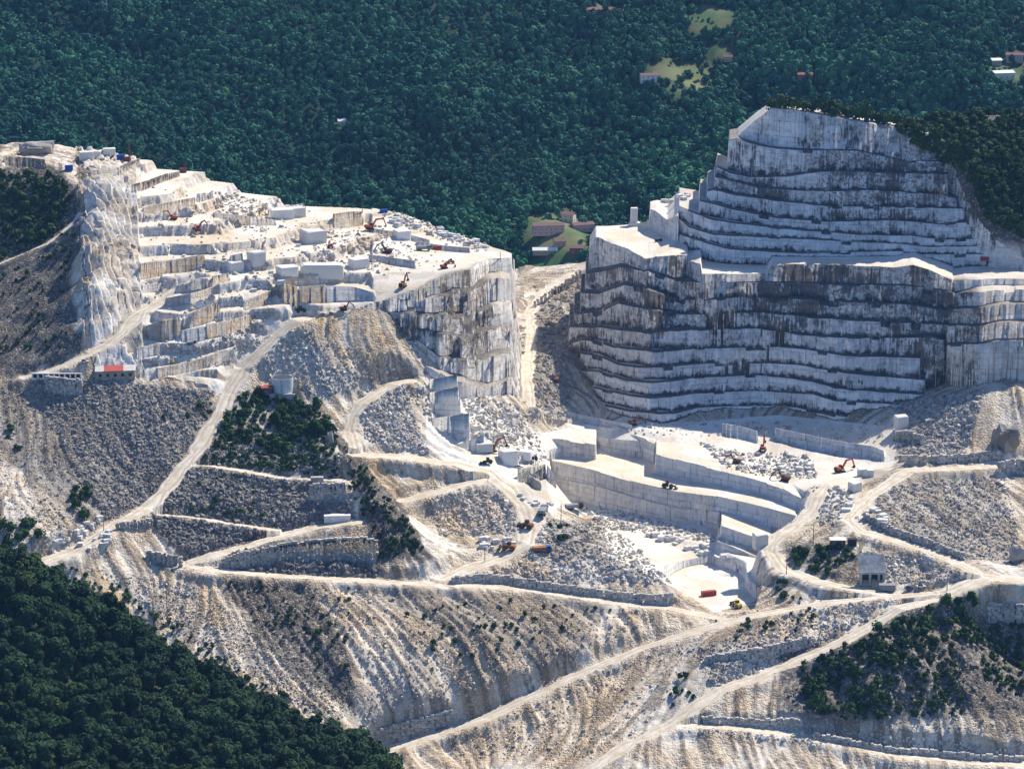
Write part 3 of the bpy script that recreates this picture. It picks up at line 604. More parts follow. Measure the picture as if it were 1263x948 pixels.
def talus_material():
    m, t, b = new_mat('talus_rock'); g = G(t)
    pos = g.pos(); tan, dark, sk = g.attr('tan'), g.attr('dark'), g.attr('streak')
    n1 = g.noise(pos, .035, 5); n2 = g.noise(pos, .35, 6, .65); n3 = g.noise(pos, 1.6, 4, .7)
    v = g.n('TexVoronoi', {'Vector': pos, 'Scale': .75, 'Randomness': 1.0}); v2 = g.n('TexVoronoi', {'Vector': pos, 'Scale': 1.7, 'Randomness': 1.0})
    cell = g.n('SeparateColor', {0: v.outputs['Color']}).outputs[0]; cell2 = g.n('SeparateColor', {0: v2.outputs['Color']}).outputs[1]
    c = g.mix(g.ramp(n2, .35, .68), (.46, .405, .325), (.70, .65, .56))
    c = g.mix(g.math('MULTIPLY', g.ramp(n1, .4, .6), .7), c, (.62, .48, .31))
    c = g.mix(g.math('MINIMUM', g.math('MULTIPLY', tan, g.ramp(g.math('ADD', n2, g.math('MULTIPLY', sk, .12)), .28, .62)), 1.0), c, (.60, .41, .20))
    c = g.mix(g.math('MULTIPLY', g.ramp(sk, .02, .45), .8), c, (.16, .13, .10)); c = g.mix(g.math('MULTIPLY', g.ramp(sk, -.1, -.6), .35), c, (.64, .60, .53))
    gu = g.attr('gully'); c = g.mix(g.math('MULTIPLY', g.ramp(gu, .08, .5), .5), c, (.35, .26, .165)); c = g.mix(g.math('MULTIPLY', g.ramp(gu, -.2, -.7), .25), c, (.60, .56, .49))
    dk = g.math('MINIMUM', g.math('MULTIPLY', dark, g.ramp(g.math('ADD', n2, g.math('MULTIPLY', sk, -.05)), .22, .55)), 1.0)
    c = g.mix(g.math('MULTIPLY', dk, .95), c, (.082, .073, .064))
    lum = g.math('ADD', .82, g.math('ADD', g.math('MULTIPLY', cell, .25), g.math('MULTIPLY', cell2, .18)))
    c = g.mix(1.0, c, g.n('CombineColor', {0: lum, 1: lum, 2: lum}).outputs[0], 'MULTIPLY')
    w = g.math('MULTIPLY', g.ramp(cell2, .90, .95), .55)
    c = g.mix(w, c, (.62, .60, .56))
    t.links.new(c, b.inputs['Base Color'])
    h = g.math('ADD', g.math('MULTIPLY', v.outputs['Distance'], -.9), g.math('ADD', g.math('MULTIPLY', n3, .5), g.math('MULTIPLY', v2.outputs['Distance'], -.5)))
    t.links.new(g.n('Bump', {'Strength': g.math('ADD', .30, g.math('MULTIPLY', g.ramp(n1, .42, .58), .6)), 'Distance': 1.0, 'Height': h}).outputs[0], b.inputs['Normal'])
    return m
def road_material():
    m, t, b = new_mat('crushed_stone_road'); g = G(t); pos = g.pos()
    n1 = g.noise(pos, .16, 6, .65); n2 = g.noise(pos, 1.1, 5, .75)
    c = g.mix(g.ramp(n1, .35, .65), (.54, .455, .33), (.70, .635, .525)); ac = g.attr('across'); rut = g.math('SUBTRACT', 1.0, g.ramp(g.math('ABSOLUTE', g.math('SUBTRACT', ac, .42)), .04, .20)); c = g.mix(g.math('MULTIPLY', rut, .5), c, (.40, .33, .24)); c = g.mix(g.math('MULTIPLY', g.ramp(ac, .72, 1.05), .5), c, (.44, .385, .30)); c = g.mix(g.math('MULTIPLY', g.ramp(n2, .52, .68), .55), c, (.36, .30, .225))
    t.links.new(c, b.inputs['Base Color'])
    t.links.new(g.n('Bump', {'Strength': .4, 'Distance': .4, 'Height': n2}).outputs[0], b.inputs['Normal'])
    return m
M_MARBLE, M_TALUS, M_ROAD = marble_material(), talus_material(), road_material()

# ------------------------------------------------------------------ ground meshes, one per kind of ground
def grid_mesh(name, verts, faces, mat, attrs=None, smooth=False):
    used = np.unique(faces); remap = np.full(len(verts), -1, np.int64); remap[used] = np.arange(len(used))
    v = verts[used].astype(np.float32); f = remap[faces].astype(np.int32)
    me = bpy.data.meshes.new(name); k = f.shape[1]
    me.vertices.add(len(v)); me.vertices.foreach_set('co', v.ravel())
    me.loops.add(f.size); me.loops.foreach_set('vertex_index', f.ravel())
    me.polygons.add(len(f)); me.polygons.foreach_set('loop_start', np.arange(0, f.size, k, dtype=np.int32))
    if smooth: me.polygons.foreach_set('use_smooth', np.ones(len(f), bool))
    for nm, a in (attrs or {}).items():
        at = me.attributes.new(nm, 'FLOAT', 'POINT'); at.data.foreach_set('value', a[used].astype(np.float32))
    me.update(calc_edges=True); me.materials.append(mat)
    o = bpy.data.objects.new(name, me); COL.objects.link(o)
    return o
verts = np.stack([XG, YG, Z], 2).reshape(-1, 3)
ids = np.arange(NR * NC).reshape(NR, NC)
quads = np.stack([ids[:-1, :-1], ids[:-1, 1:], ids[1:, 1:], ids[1:, :-1]], 2).reshape(-1, 4)
qc = CLS[:-1, :-1].reshape(-1)
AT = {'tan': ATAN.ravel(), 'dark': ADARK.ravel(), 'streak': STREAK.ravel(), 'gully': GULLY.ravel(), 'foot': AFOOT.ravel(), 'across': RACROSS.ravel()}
GROUND = {}
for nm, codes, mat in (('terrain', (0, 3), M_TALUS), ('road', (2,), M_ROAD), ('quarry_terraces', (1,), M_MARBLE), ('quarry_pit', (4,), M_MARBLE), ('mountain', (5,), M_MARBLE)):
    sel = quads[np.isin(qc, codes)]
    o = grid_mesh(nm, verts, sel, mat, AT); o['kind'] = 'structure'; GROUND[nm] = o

# ------------------------------------------------------------------ helpers for things
def put(name, me, parent=None, loc=None, rz=0.0, scale=None):
    o = bpy.data.objects.new(name, me); COL.objects.link(o)
    if parent is not None: o.parent = parent
    if loc is not None: o.location = loc
    if rz: o.rotation_euler = (0, 0, rz)
    if scale is not None: o.scale = scale if hasattr(scale, '__len__') else (scale,) * 3
    return o
def tag(o, label, cat, group=None):
    o['label'] = label; o['category'] = cat
    if group: o['group'] = group
    return o
def thing(name, label, cat, loc, rz=0.0, group=None, scale=1.0):
    o = put(name, None, None, loc, rz, scale); o.empty_display_size = 1
    return tag(o, label, cat, group)
class MB:
    """collects shapes into one mesh"""
    def __init__(s): s.v = []; s.f = []
    def add(s, v, f):
        k = len(s.v); s.v += [tuple(p) for p in v]; s.f += [tuple(i + k for i in q) for q in f]; return s
    def box(s, c, d, rz=0.0, top=1.0, ry=0.0, jit=0.0):
        x, y, z = d[0] / 2, d[1] / 2, d[2] / 2; M = Matrix.Rotation(rz, 3, 'Z') @ Matrix.Rotation(ry, 3, 'Y'); v = []
        for k in (-1, 1):
            q = top if k > 0 else 1.0
            for i, j in ((-1, -1), (1, -1), (1, 1), (-1, 1)):
                p = Vector((i * x * q, j * y * q, k * z))
                if jit: p += Vector([random.uniform(-jit, jit) for _ in range(3)])
                v.append(M @ p + Vector(c))
        return s.add(v, [(3, 2, 1, 0), (4, 5, 6, 7), (0, 1, 5, 4), (1, 2, 6, 5), (2, 3, 7, 6), (3, 0, 4, 7)])
    def tube(s, a, b, r0, r1=None, n=10):
        a, b = Vector(a), Vector(b); r1 = r0 if r1 is None else r1
        q = (b - a).to_track_quat('Z', 'Y'); v = []
        for p, r in ((a, r0), (b, r1)):
            for i in range(n): v.append(p + q @ Vector((r * math.cos(6.2832 * i / n), r * math.sin(6.2832 * i / n), 0)))
        f = [(i, (i + 1) % n, n + (i + 1) % n, n + i) for i in range(n)] + [tuple(reversed(range(n))), tuple(range(n, 2 * n))]
        return s.add(v, f)
    def prism(s, pts, y0, y1):
        """outline in x-z pushed along y"""
        n = len(pts); v = [(p[0], y0, p[1]) for p in pts] + [(p[0], y1, p[1]) for p in pts]
        f = [(i, (i + 1) % n, n + (i + 1) % n, n + i) for i in range(n)] + [tuple(reversed(range(n))), tuple(range(n, 2 * n))]
        return s.add(v, f)
    def mesh(s, name, mat):
        me = bpy.data.meshes.new(name); me.from_pydata(s.v, [], s.f); me.update(); me.materials.append(mat)
        bm = bmesh.new(); bm.from_mesh(me); bmesh.ops.recalc_face_normals(bm, faces=bm.faces); bm.to_mesh(me); bm.free()
        return me
    def part(s, name, mat, parent=None): return put(name, s.mesh(name, mat), parent)
def simple(name, col, rough=.6, metal=0.0, var=.25, sc=.8):
    m, t, b = new_mat(name); g = G(t); pos = g.n('TexCoord').outputs['Object']
    n = g.noise(pos, sc, 4, .65)
    c = g.mix(g.ramp(n, .35, .7), tuple(v * (1 - var) for v in col), tuple(min(1, v * (1 + var * .4)) for v in col))
    n2 = g.noise(pos, sc * 5, 3, .7); c = g.mix(g.math('MULTIPLY', g.ramp(n2, .55, .75), .35), c, (.30, .27, .22))
    t.links.new(c, b.inputs['Base Color']); b.inputs['Roughness'].default_value = rough; b.inputs['Metallic'].default_value = metal
    return m
def foliage_material(name, a, bcol, sc=.18):
    m, t, b = new_mat(name); g = G(t)
    r = g.n('ObjectInfo').outputs['Random']; pos = g.pos(); n = g.noise(pos, sc, 3)
    isl = g.n('NewGeometry').outputs['Random Per Island']
    f = g.math('ADD', g.math('MULTIPLY', r, .42), g.math('ADD', g.math('MULTIPLY', isl, .3), g.math('MULTIPLY', g.ramp(n, .36, .64), .5)))
    c = g.mix(g.math('MINIMUM', f, 1.0), a, bcol)
    c = g.mix(g.math('MULTIPLY', g.ramp(r, .80, .95), .55), c, (bcol[0] * 1.5, bcol[1] * 1.05, bcol[2] * .7)); nb = g.noise(pos, .006 if sc < .03 else .03, 3); c = g.mix(g.math('MULTIPLY', g.ramp(nb, .42, .62), .35), c, tuple(v * .8 for v in a))
    t.links.new(c, b.inputs['Base Color']); b.inputs['Roughness'].default_value = .8; b.inputs['Specular IOR Level'].default_value = .1
    return m
M_FAR = foliage_material('far_leaves', (.012, .066, .056), (.055, .200, .104), .02)
M_NEAR = foliage_material('near_leaves', (.009, .026, .013), (.034, .076, .028), .05)
M_BUSH = foliage_material('bush_leaves', (.016, .042, .014), (.050, .105, .030), .1)
M_TRUNK = simple('bark', (.10, .075, .05), .9)
M_SOIL = simple('forest_soil', (.05, .065, .03), .95, sc=.05)

def leaf_crown(seed, R, H, n, leaf, lobes=9, z0=.25, core=True):
    r = random.Random(seed); v = []; f = []; L = []
    for k in range(lobes):
        a = r.uniform(0, 6.283); d = R * r.uniform(.15, .62); h = H * r.uniform(.30, .80)
        L.append((Vector((d * math.cos(a), d * math.sin(a), h)), R * r.uniform(.34, .58)))
    L.append((Vector((0, 0, H * .66)), R * .62))
    for k in range(n):
        c, q = r.choice(L)
        d = Vector((r.gauss(0, 1), r.gauss(0, 1), r.gauss(.35, 1))).normalized()
        p = c + d * q * r.uniform(.78, 1.08)
        if p.z < H * z0 * .6: p.z = H * z0 * r.uniform(.6, 1.2)
        nrm = (d + Vector((r.gauss(0, .45), r.gauss(0, .45), r.gauss(.25, .45)))).normalized()
        t1 = nrm.orthogonal().normalized(); t1.rotate(Matrix.Rotation(r.uniform(0, 6.28), 3, nrm)); t2 = nrm.cross(t1)
        s = leaf * r.uniform(.55, 1.25); i = len(v)
        v += [p - t1 * s - t2 * s * .5, p + t1 * s * .2 - t2 * s * .9, p + t1 * s + t2 * s * .3, p - t1 * s * .1 + t2 * s * .9]; f.append((i, i + 1, i + 2, i + 3))
    if core:
        bm = bmesh.new(); bmesh.ops.create_icosphere(bm, subdivisions=2, radius=1)
        for c, q in L[-1:] + L[:3]:
            k = len(v); v += [c + x.co * q * .80 for x in bm.verts]; f += [tuple(x.index + k for x in fc.verts) for fc in bm.faces]
        bm.free()
    return v, f
def crown_mesh(name, mat, *a, **k):
    v, f = leaf_crown(*a, **k); me = bpy.data.meshes.new(name); me.from_pydata([tuple(p) for p in v], [], f); me.update(); me.materials.append(mat); return me

def scatter(name, pts, rot, scl, idx, meshes, label=None, tone=None, warm=None):
    """uncountable things: one object that sets small meshes on its points"""
    coll = bpy.data.collections.new(name + '_kinds')
    for i, m in enumerate(meshes): coll.objects.link(bpy.data.objects.new('%s_kind_%02d' % (name, i), m))
    me = bpy.data.meshes.new(name); pts = np.asarray(pts, np.float32)
    me.vertices.add(len(pts)); me.vertices.foreach_set('co', pts.ravel())
    a = me.attributes.new('rot', 'FLOAT_VECTOR', 'POINT'); a.data.foreach_set('vector', np.asarray(rot, np.float32).ravel())
    a = me.attributes.new('scl', 'FLOAT_VECTOR', 'POINT'); a.data.foreach_set('vector', np.asarray(scl, np.float32).ravel())
    a = me.attributes.new('idx', 'INT', 'POINT'); a.data.foreach_set('value', np.asarray(idx, np.int32))
    if warm is not None:
        a = me.attributes.new('warm', 'FLOAT', 'POINT'); a.data.foreach_set('value', np.asarray(warm, np.float32))
    if tone is not None:
        a = me.attributes.new('tone', 'FLOAT', 'POINT'); a.data.foreach_set('value', np.asarray(tone, np.float32))
    me.update()
    o = bpy.data.objects.new(name, me); COL.objects.link(o); o['kind'] = 'stuff'
    if label: o['label'] = label
    ng = bpy.data.node_groups.new(name, 'GeometryNodeTree')
    ng.interface.new_socket('Geometry', in_out='INPUT', socket_type='NodeSocketGeometry'); ng.interface.new_socket('Geometry', in_out='OUTPUT', socket_type='NodeSocketGeometry')
    gi = ng.nodes.new('NodeGroupInput'); go = ng.nodes.new('NodeGroupOutput')
    ip = ng.nodes.new('GeometryNodeInstanceOnPoints'); ci = ng.nodes.new('GeometryNodeCollectionInfo')
    ci.inputs['Collection'].default_value = coll; ci.inputs['Separate Children'].default_value = True; ci.inputs['Reset Children'].default_value = True
    ip.inputs['Pick Instance'].default_value = True
    def att(nm, ty):
        nd = ng.nodes.new('GeometryNodeInputNamedAttribute'); nd.data_type = ty; nd.inputs['Name'].default_value = nm; return nd.outputs['Attribute']
    ng.links.new(gi.outputs[0], ip.inputs['Points']); ng.links.new(ci.outputs[0], ip.inputs['Instance'])
    ng.links.new(att('idx', 'INT'), ip.inputs['Instance Index']); ng.links.new(att('rot', 'FLOAT_VECTOR'), ip.inputs['Rotation']); ng.links.new(att('scl', 'FLOAT_VECTOR'), ip.inputs['Scale'])
    ng.links.new(ip.outputs[0], go.inputs[0])
    md = o.modifiers.new('set', 'NODES'); md.node_group = ng
    return o

# ------------------------------------------------------------------ the wooded hillside beyond
FAR_pts = ctl("""640,342,1990;690,292,2085;690,320,2030;200,205,2150;0,190,2120;640,210,2240;450,220,2210;100,100,2330;0,60,2390;640,100,2400;350,100,2350;800,220,2230;900,100,2370;1200,110,2330;1263,150,2260;1100,60,2420;
0,0,2490;300,0,2500;640,0,2540;950,0,2520;1263,0,2500;0,-150,2820;640,-150,2860;1263,-150,2840;830,100,2360;830,130,2320;1050,150,2290;1000,200,2230;1263,230,2150""")
FAR_pts += [(-420, 1750, -440), (0, 1750, -440), (420, 1750, -440), (-420, 1900, -425), (0, 1900, -424), (420, 1900, -425), (-560, 2500, -262), (560, 2500, -262), (-620, 3000, -140), (0, 3000, -140), (620, 3000, -140)]
fF = RBF(FAR_pts)
fr = np.arange(1700, 3000, 8.0); fu = np.arange(-.295, .2951, .0035)
FY, FU = np.meshgrid(fr, fu, indexing='ij'); FX = FU * FY
ridge = lambda x, y: 44 * fbm((x + .5 * y) / 150, (y - .4 * x) / 330, 4, 71) + 5 * fbm(x / 45, y / 60, 3, 72)
FZ = fF(FX, FY) + ridge(FX, FY)
def far_z(x, y):
    ri = np.clip((y - fr[0]) / 8.0, 0, len(fr) - 1.01); ci = np.clip((x / y - fu[0]) / .0035, 0, len(fu) - 1.01)
    r0 = ri.astype(int); c0 = ci.astype(int); a = ri - r0; b = ci - c0
    return (FZ[r0, c0] * (1 - b) + FZ[r0, c0 + 1] * b) * (1 - a) + (FZ[r0 + 1, c0] * (1 - b) + FZ[r0 + 1, c0 + 1] * b) * a
fi = np.arange(FZ.size).reshape(FZ.shape)
fq = np.stack([fi[:-1, :-1], fi[:-1, 1:], fi[1:, 1:], fi[1:, :-1]], 2).reshape(-1, 4)
mh, th, bh = new_mat('hillside'); gh = G(th); ps = gh.pos()
clr = gh.attr('clear'); ch = gh.mix(clr, (.012, .032, .016), gh.mix(gh.ramp(gh.noise(ps, .03, 5), .4, .6), (.06, .12, .045), (.145, .155, .07)))
th.links.new(ch, bh.inputs['Base Color'])
FPXX, FPYY = to_px(FX, FY, FZ)
CLEAR = [poly("795,80;830,72;880,85;880,115;850,120;790,112"), poly("845,2;905,10;905,40;850,45"), poly("650,265;700,258;735,280;730,310;700,335;655,340;645,300"), poly("735,5;775,8;772,24;730,22"), poly("1218,70;1263,62;1263,105;1220,104"), poly("980,90;1005,90;1005,104;980,104"), poly("415,148;430,148;430,160;415,160"), poly("868,55;905,55;905,80;868,80")]
def clear_at(px, py):
    r = np.zeros(np.shape(px), bool)
    for q in CLEAR: r |= inside(q, px, py)
    return r
farhill = grid_mesh('hillside', np.stack([FX, FY, FZ], 2).reshape(-1, 3), fq, mh, {'clear': blur(clear_at(FPXX, FPYY).astype(float), 1).ravel()}, True)
farhill['kind'] = 'structure'
# trees: even spread, gaps in the clearings, thinned where the quarry hides them
n = 106000; yy = np.sqrt(rng.uniform(1760 ** 2, 2950 ** 2, n)); uu = rng.uniform(-.285, .285, n); xx = uu * yy; zz = far_z(xx, yy)
ppx, ppy = to_px(xx, yy, zz)
k = ~(clear_at(ppx, ppy) & (rng.random(n) > .06))
sl = (zz + 16) / yy; cc = np.clip(((uu - U[0]) / (U[1] - U[0])).round().astype(int), 0, NC - 1)
k &= sl > MCUM[-1][cc] - .004
k &= ppy > -75
xx, yy, zz, ppx = xx[k], yy[k], zz[k], ppx[k]
size = (.45 + .75 * rng.random(len(xx)) ** 2.0) * (1 + .32 * vnoise(xx / 55, yy / 55, 73))
far_kinds = [crown_mesh('far_crown', M_FAR, 300 + i, [4.6, 5.2, 4.4, 3.4, 5.0, 3.0][i], [8.5, 9.5, 7.5, 12.5, 9, 14][i], 210, .85, lobes=9) for i in range(6)]
rot = np.zeros((len(xx), 3)); rot[:, 2] = rng.uniform(0, 6.28, len(xx)); rot[:, :2] = rng.normal(0, .06, (len(xx), 2))
scl = np.repeat(size[:, None], 3, 1) * rng.uniform(.85, 1.15, (len(xx), 3))
scatter('forest', np.stack([xx, yy, zz - 1.2], 1), rot, scl, rng.integers(0, 6, len(xx)), far_kinds, 'dense dark green wood covering the whole hillside beyond the quarry')
print('far trees', len(xx))

# ------------------------------------------------------------------ near wooded spur, lower left
NS_pts = ctl("""-80,690,1112;0,708,1110;60,724,1110;130,764,1105;200,815,1100;300,876,1092;400,926,1085;490,968,1080;560,1000,1076;0,960,975;200,960,1002;350,975,1040;-80,960,972;0,1080,900;300,1080,930;450,1040,1040""")
NS_pts += [(float(ray(p, 700)[0]) * 1190, 1190, z) for p, z in ((-80, -425), (0, -428), (100, -440), (200, -452), (300, -466), (400, -478), (500, -488))] + [(float(ray(p, 700)[0]) * 1150, 1150, z) for p, z in ((-80, -385), (0, -391), (100, -410), (200, -431), (300, -448), (400, -463), (500, -475))]
fN = RBF(NS_pts)
nr = np.arange(880, 1196, 4.0); nu = np.arange(-.275, -.02, .004); NY, NU = np.meshgrid(nr, nu, indexing='ij'); NX = NU * NY
nz = lambda x, y: fN(x, y) + 2.0 * fbm(x / 25, y / 25, 3, 81)
ni = np.arange(NX.size).reshape(NX.shape); nq = np.stack([ni[:-1, :-1], ni[:-1, 1:], ni[1:, 1:], ni[1:, :-1]], 2).reshape(-1, 4)
spur = grid_mesh('hill', np.stack([NX, NY, nz(NX, NY)], 2).reshape(-1, 3), nq, M_SOIL, None, True); spur['kind'] = 'structure'
near_crowns = [crown_mesh('crown', M_NEAR, 400 + i, [3.6, 4.2, 3.2, 3.9, 2.7, 3.6, 4.4, 2.5][i], [8.2, 9.4, 7.6, 10.2, 11.5, 9.8, 8.0, 12.5][i], 950, .46, lobes=[12, 8, 7, 14, 9, 6, 10, 8][i]) for i in range(8)]
near_trunks = []
for i in range(8):
    b = MB().tube((0, 0, -1.5), (.1, .05, 3.4), .24, .17, 8).tube((.1, .05, 3.2), (1.2, .5, 5.6), .13, .06, 6).tube((.1, .05, 3.0), (-1.0, -.7, 5.4), .13, .06, 6).tube((.1, .05, 3.4), (.1, .2, 6.8), .15, .05, 6)
    near_trunks.append(b.mesh('trunk', M_TRUNK))
cand = []
for y in np.arange(905, 1150, 4.7):
    for x in np.arange(-.268 * y, -.03 * y, 4.7): cand.append((x + random.uniform(-1.7, 1.7), y + random.uniform(-1.7, 1.7)))
cand = np.array(cand); cz = nz(cand[:, 0], cand[:, 1]); qx, qy = to_px(cand[:, 0], cand[:, 1], cz + 7)
back = (cand[:, 1] > 1128); k = (qy < 985) & (qx > -230) & (qx < 492) & ~back
cand, cz, qx, qy = cand[k], cz[k], qx[k], qy[k]
order = np.argsort(np.where((qx > -5) & (qy < 955), cand[:, 1], cand[:, 1] + 900))
def tree(name, crown, trunk, loc, rz, sc, label, group):
    t = thing(name, label, 'tree', loc, rz, group, sc)
    put('crown', crown, t); put('trunk', trunk, t); return t
N_IND = 290; restp = []
for n_, i in enumerate(order):
    x, y, z = cand[i, 0], cand[i, 1], cz[i]; s = .62 + .95 * random.random() ** 1.5; kx = random.randrange(8); rz = random.uniform(0, 6.28)
    if n_ < N_IND: tree('broadleaf_tree', near_crowns[kx], near_trunks[kx], (x, y, z - .2), rz, (s * random.uniform(.9, 1.1), s, s * random.uniform(.85, 1.15)), 'dark green broadleaf tree in the closed wood on the near shaded slope', 'trees of the wood on the near slope')
    else: restp.append((x, y, z - .2, rz, s, kx))
rp = np.array(restp)
if len(rp):
    rr = np.zeros((len(rp), 3)); rr[:, 2] = rp[:, 3]
    scatter('woods', rp[:, :3], rr, np.repeat(rp[:, 4:5], 3, 1), rp[:, 5].astype(int), near_crowns, 'remaining trees of the dark wood on the near slope')
print('near trees', len(order))

# ------------------------------------------------------------------ bushes on the rock
bush_kinds = [crown_mesh('foliage', M_BUSH, 500 + i, 1.0, [1.3, 1.6, 1.1, 1.9, 1.4, 2.1][i], 170, .17, lobes=7, z0=.05) for i in range(6)]
def in_poly_pts(t, n):
    q = poly(t); xs = [p[0] for p in q]; ys = [p[1] for p in q]; out = []
    while len(out) < n:
        a = np.random.default_rng(len(out) + int(xs[0]) + 5).uniform((min(xs), min(ys)), (max(xs), max(ys)), (n * 3, 2))
        m_ = inside(q, a[:, 0], a[:, 1]); out += [tuple(p) for p in a[m_]]
        if len(out) >= n: break
    return out[:n]
BUSHES = [
 ("0,212;70,216;88,238;80,270;50,300;10,300;0,260", 36, 2.4, 4.2, 'dark bush on the shaded rocky hill at the far left', 'bushes on the shaded hill left of the quarry'),
 ("60,270;108,268;80,310;65,318", 9, 1.2, 2.2, 'bush beside the diagonal grey track on the shaded hill', 'bushes by the diagonal track'),
 ("285,492;345,484;392,498;408,525;380,560;330,550;280,545;266,530", 60, 2.0, 3.8, 'green bush on the rocky hill below the water tank', 'bushes below the water tank'),
 ("0,520;20,535;25,560;5,545", 5, 1.6, 2.8, 'bush in the gully at the left edge', 'bushes in the left gully'),
 ("78,592;110,605;124,632;105,640;80,615", 10, 2.2, 3.6, 'bush in the gully above the main haul road', 'bushes above the main haul road'),
 ("0,632;40,640;60,672;30,695;0,690", 18, 2.6, 4.2, 'yellowish green bush at the roadside above the near wood', 'bushes between the near wood and the road'),
 ("190,510;262,488;255,508;215,530", 8, 1.0, 2.0, 'small bush on the grey talus left of the main road', 'bushes on the grey talus'),
 ("440,640;520,680;480,690;440,660", 5, .9, 1.6, 'low bush on the dark rib below the white shed', 'bushes on the dark rib'),
 ("676,648;700,642;706,662;685,672", 7, 1.5, 2.6, 'dark bush on the rocky knoll above the loaders', 'bushes on the knoll'),
 ("970,676;1040,674;1058,690;1030,712;975,700", 24, 1.8, 3.0, 'dark bush on the mound behind the concrete gate', 'bushes on the mound by the concrete gate'),
 ("952,715;970,718;970,742;955,742", 5, 1.8, 3.0, 'tall bush beside the pit road', 'bushes beside the pit road'),
 ("1000,820;1060,788;1110,764;1150,748;1160,790;1110,830;1080,880;1010,885;985,850", 66, 2.0, 4.0, 'dark bush on the overgrown cliff below the lower road', 'bushes on the overgrown cliff'),
 ("1165,738;1205,738;1205,800;1170,790", 20, 2.4, 4.0, 'dark bush on the crag under the road junction', 'bushes under the road junction'),
 ("820,830;850,815;862,860;830,872", 10, 1.0, 1.9, 'small bush on the talus inside the road bend', 'bushes inside the road bend'),
 ("980,735;1020,748;990,775;960,770", 6, .9, 1.6, 'low bush on the stony strip between the two roads', 'bushes between the two roads'),
]
def off_road(x, y, m=1.2):
    c = int(np.clip(round((x / y - U[0]) / (U[1] - U[0])), 0, NC - 1)); r = min(int(np.searchsorted(ROWS, y)), NR - 1); return RMASK[r, c] < m
count = 0
for t, n_, a, b_, lb, gr in BUSHES:
    for px, py in in_poly_pts(t, n_):
        x, y, z = cast(MCUM, px, py); s = random.uniform(a, b_)
        if off_road(x, y): continue
        kx = random.randrange(6)
        o = put('bush', bush_kinds[kx], None, (x, y, z - .25 * s), random.uniform(0, 6.28), (s, s * random.uniform(.8, 1.2), s * random.uniform(.7, 1.2)))
        tag(o, lb, 'bush', gr); count += 1
# crest of the mountain: a fringe of dark trees, then the overgrown shoulder
tp = []
for px in np.arange(950, 1130, 3.6):
    py = np.interp(px, [950, 985, 1015, 1050, 1101, 1130], [131, 128, 134, 140, 150, 143]); tp.append((px + random.uniform(-2, 2), py + random.uniform(2, 7), random.uniform(2.6, 5.0)))
for px, py, s in tp:
    u, sl_ = ray(px, py + 5); c = int((float(u) - U[0]) / (U[1] - U[0])); r = np.searchsorted(ROWS, np.interp(px, [952, 1015, 1115], [1600, 1583, 1572]) + random.uniform(0, 8)); kx = random.randrange(6)
    o = put('bush', bush_kinds[kx], None, (float(u) * YG[r, c], YG[r, c], Z[r, c] - .3), random.uniform(0, 6.28), (s, s, s * random.uniform(.8, 1.3))); tag(o, 'dark tree-like bush in the fringe along the mountain crest', 'bush', 'bushes along the mountain crest'); count += 1
print('bushes', count, o.location[:], to_px(*o.location), [tuple(int(v) for v in to_px(*q.location)) for q in bpy.data.objects if q.get('group') == 'bushes along the mountain crest'][:6])
sh = in_poly_pts("1100,160;1140,148;1190,138;1262,142;1300,142;1430,150;1430,312;1300,300;1245,292;1215,268;1200,235;1180,210;1150,195;1115,172;1095,160", 1500)
sp_ = []
for px, py in sh:
    if random.random() < .2 and 1185 < px < 1235 and 170 < py < 250: continue
    sp_.append(cast(MCUM, px, py))
ls = in_poly_pts("250,500;345,478;410,520;420,590;250,575", 800) + in_poly_pts("185,585;300,590;350,640;240,640", 45) + in_poly_pts("990,820;1110,768;1160,748;1200,880;1060,890;990,880", 420) + in_poly_pts("410,525;440,560;500,640;530,690;470,690;430,600", 150) + in_poly_pts("1205,775;1263,770;1263,860;1215,840", 160) + in_poly_pts("0,300;95,280;80,430;0,440", 90) + in_poly_pts("0,212;70,216;88,238;80,290;0,320", 520) + in_poly_pts("270,715;430,720;440,850;360,800", 50) + in_poly_pts("480,730;760,750;560,840", 50) + in_poly_pts("40,700;140,745;220,800;320,870;430,920;440,900;330,845;230,775;150,725;60,690", 140) + in_poly_pts("880,760;1010,740;1000,790;900,800", 40)
sv = [q for q in (cast(MCUM, px, py) for px, py in ls) if not off_road(q[0], q[1])]
allp = np.array(sp_ + sv); sz = np.concatenate([rng.uniform(2.2, 4.0, len(sp_)), rng.uniform(.5, 1.9, len(sv))])
rr = np.zeros((len(allp), 3)); rr[:, 2] = rng.uniform(0, 6.28, len(allp))
scatter('undergrowth', allp - np.array([0, 0, .3]), rr, np.repeat(sz[:, None], 3, 1), rng.integers(0, 6, len(allp)), bush_kinds, 'scrub on the mountain shoulder and scattered over the rocky slopes')

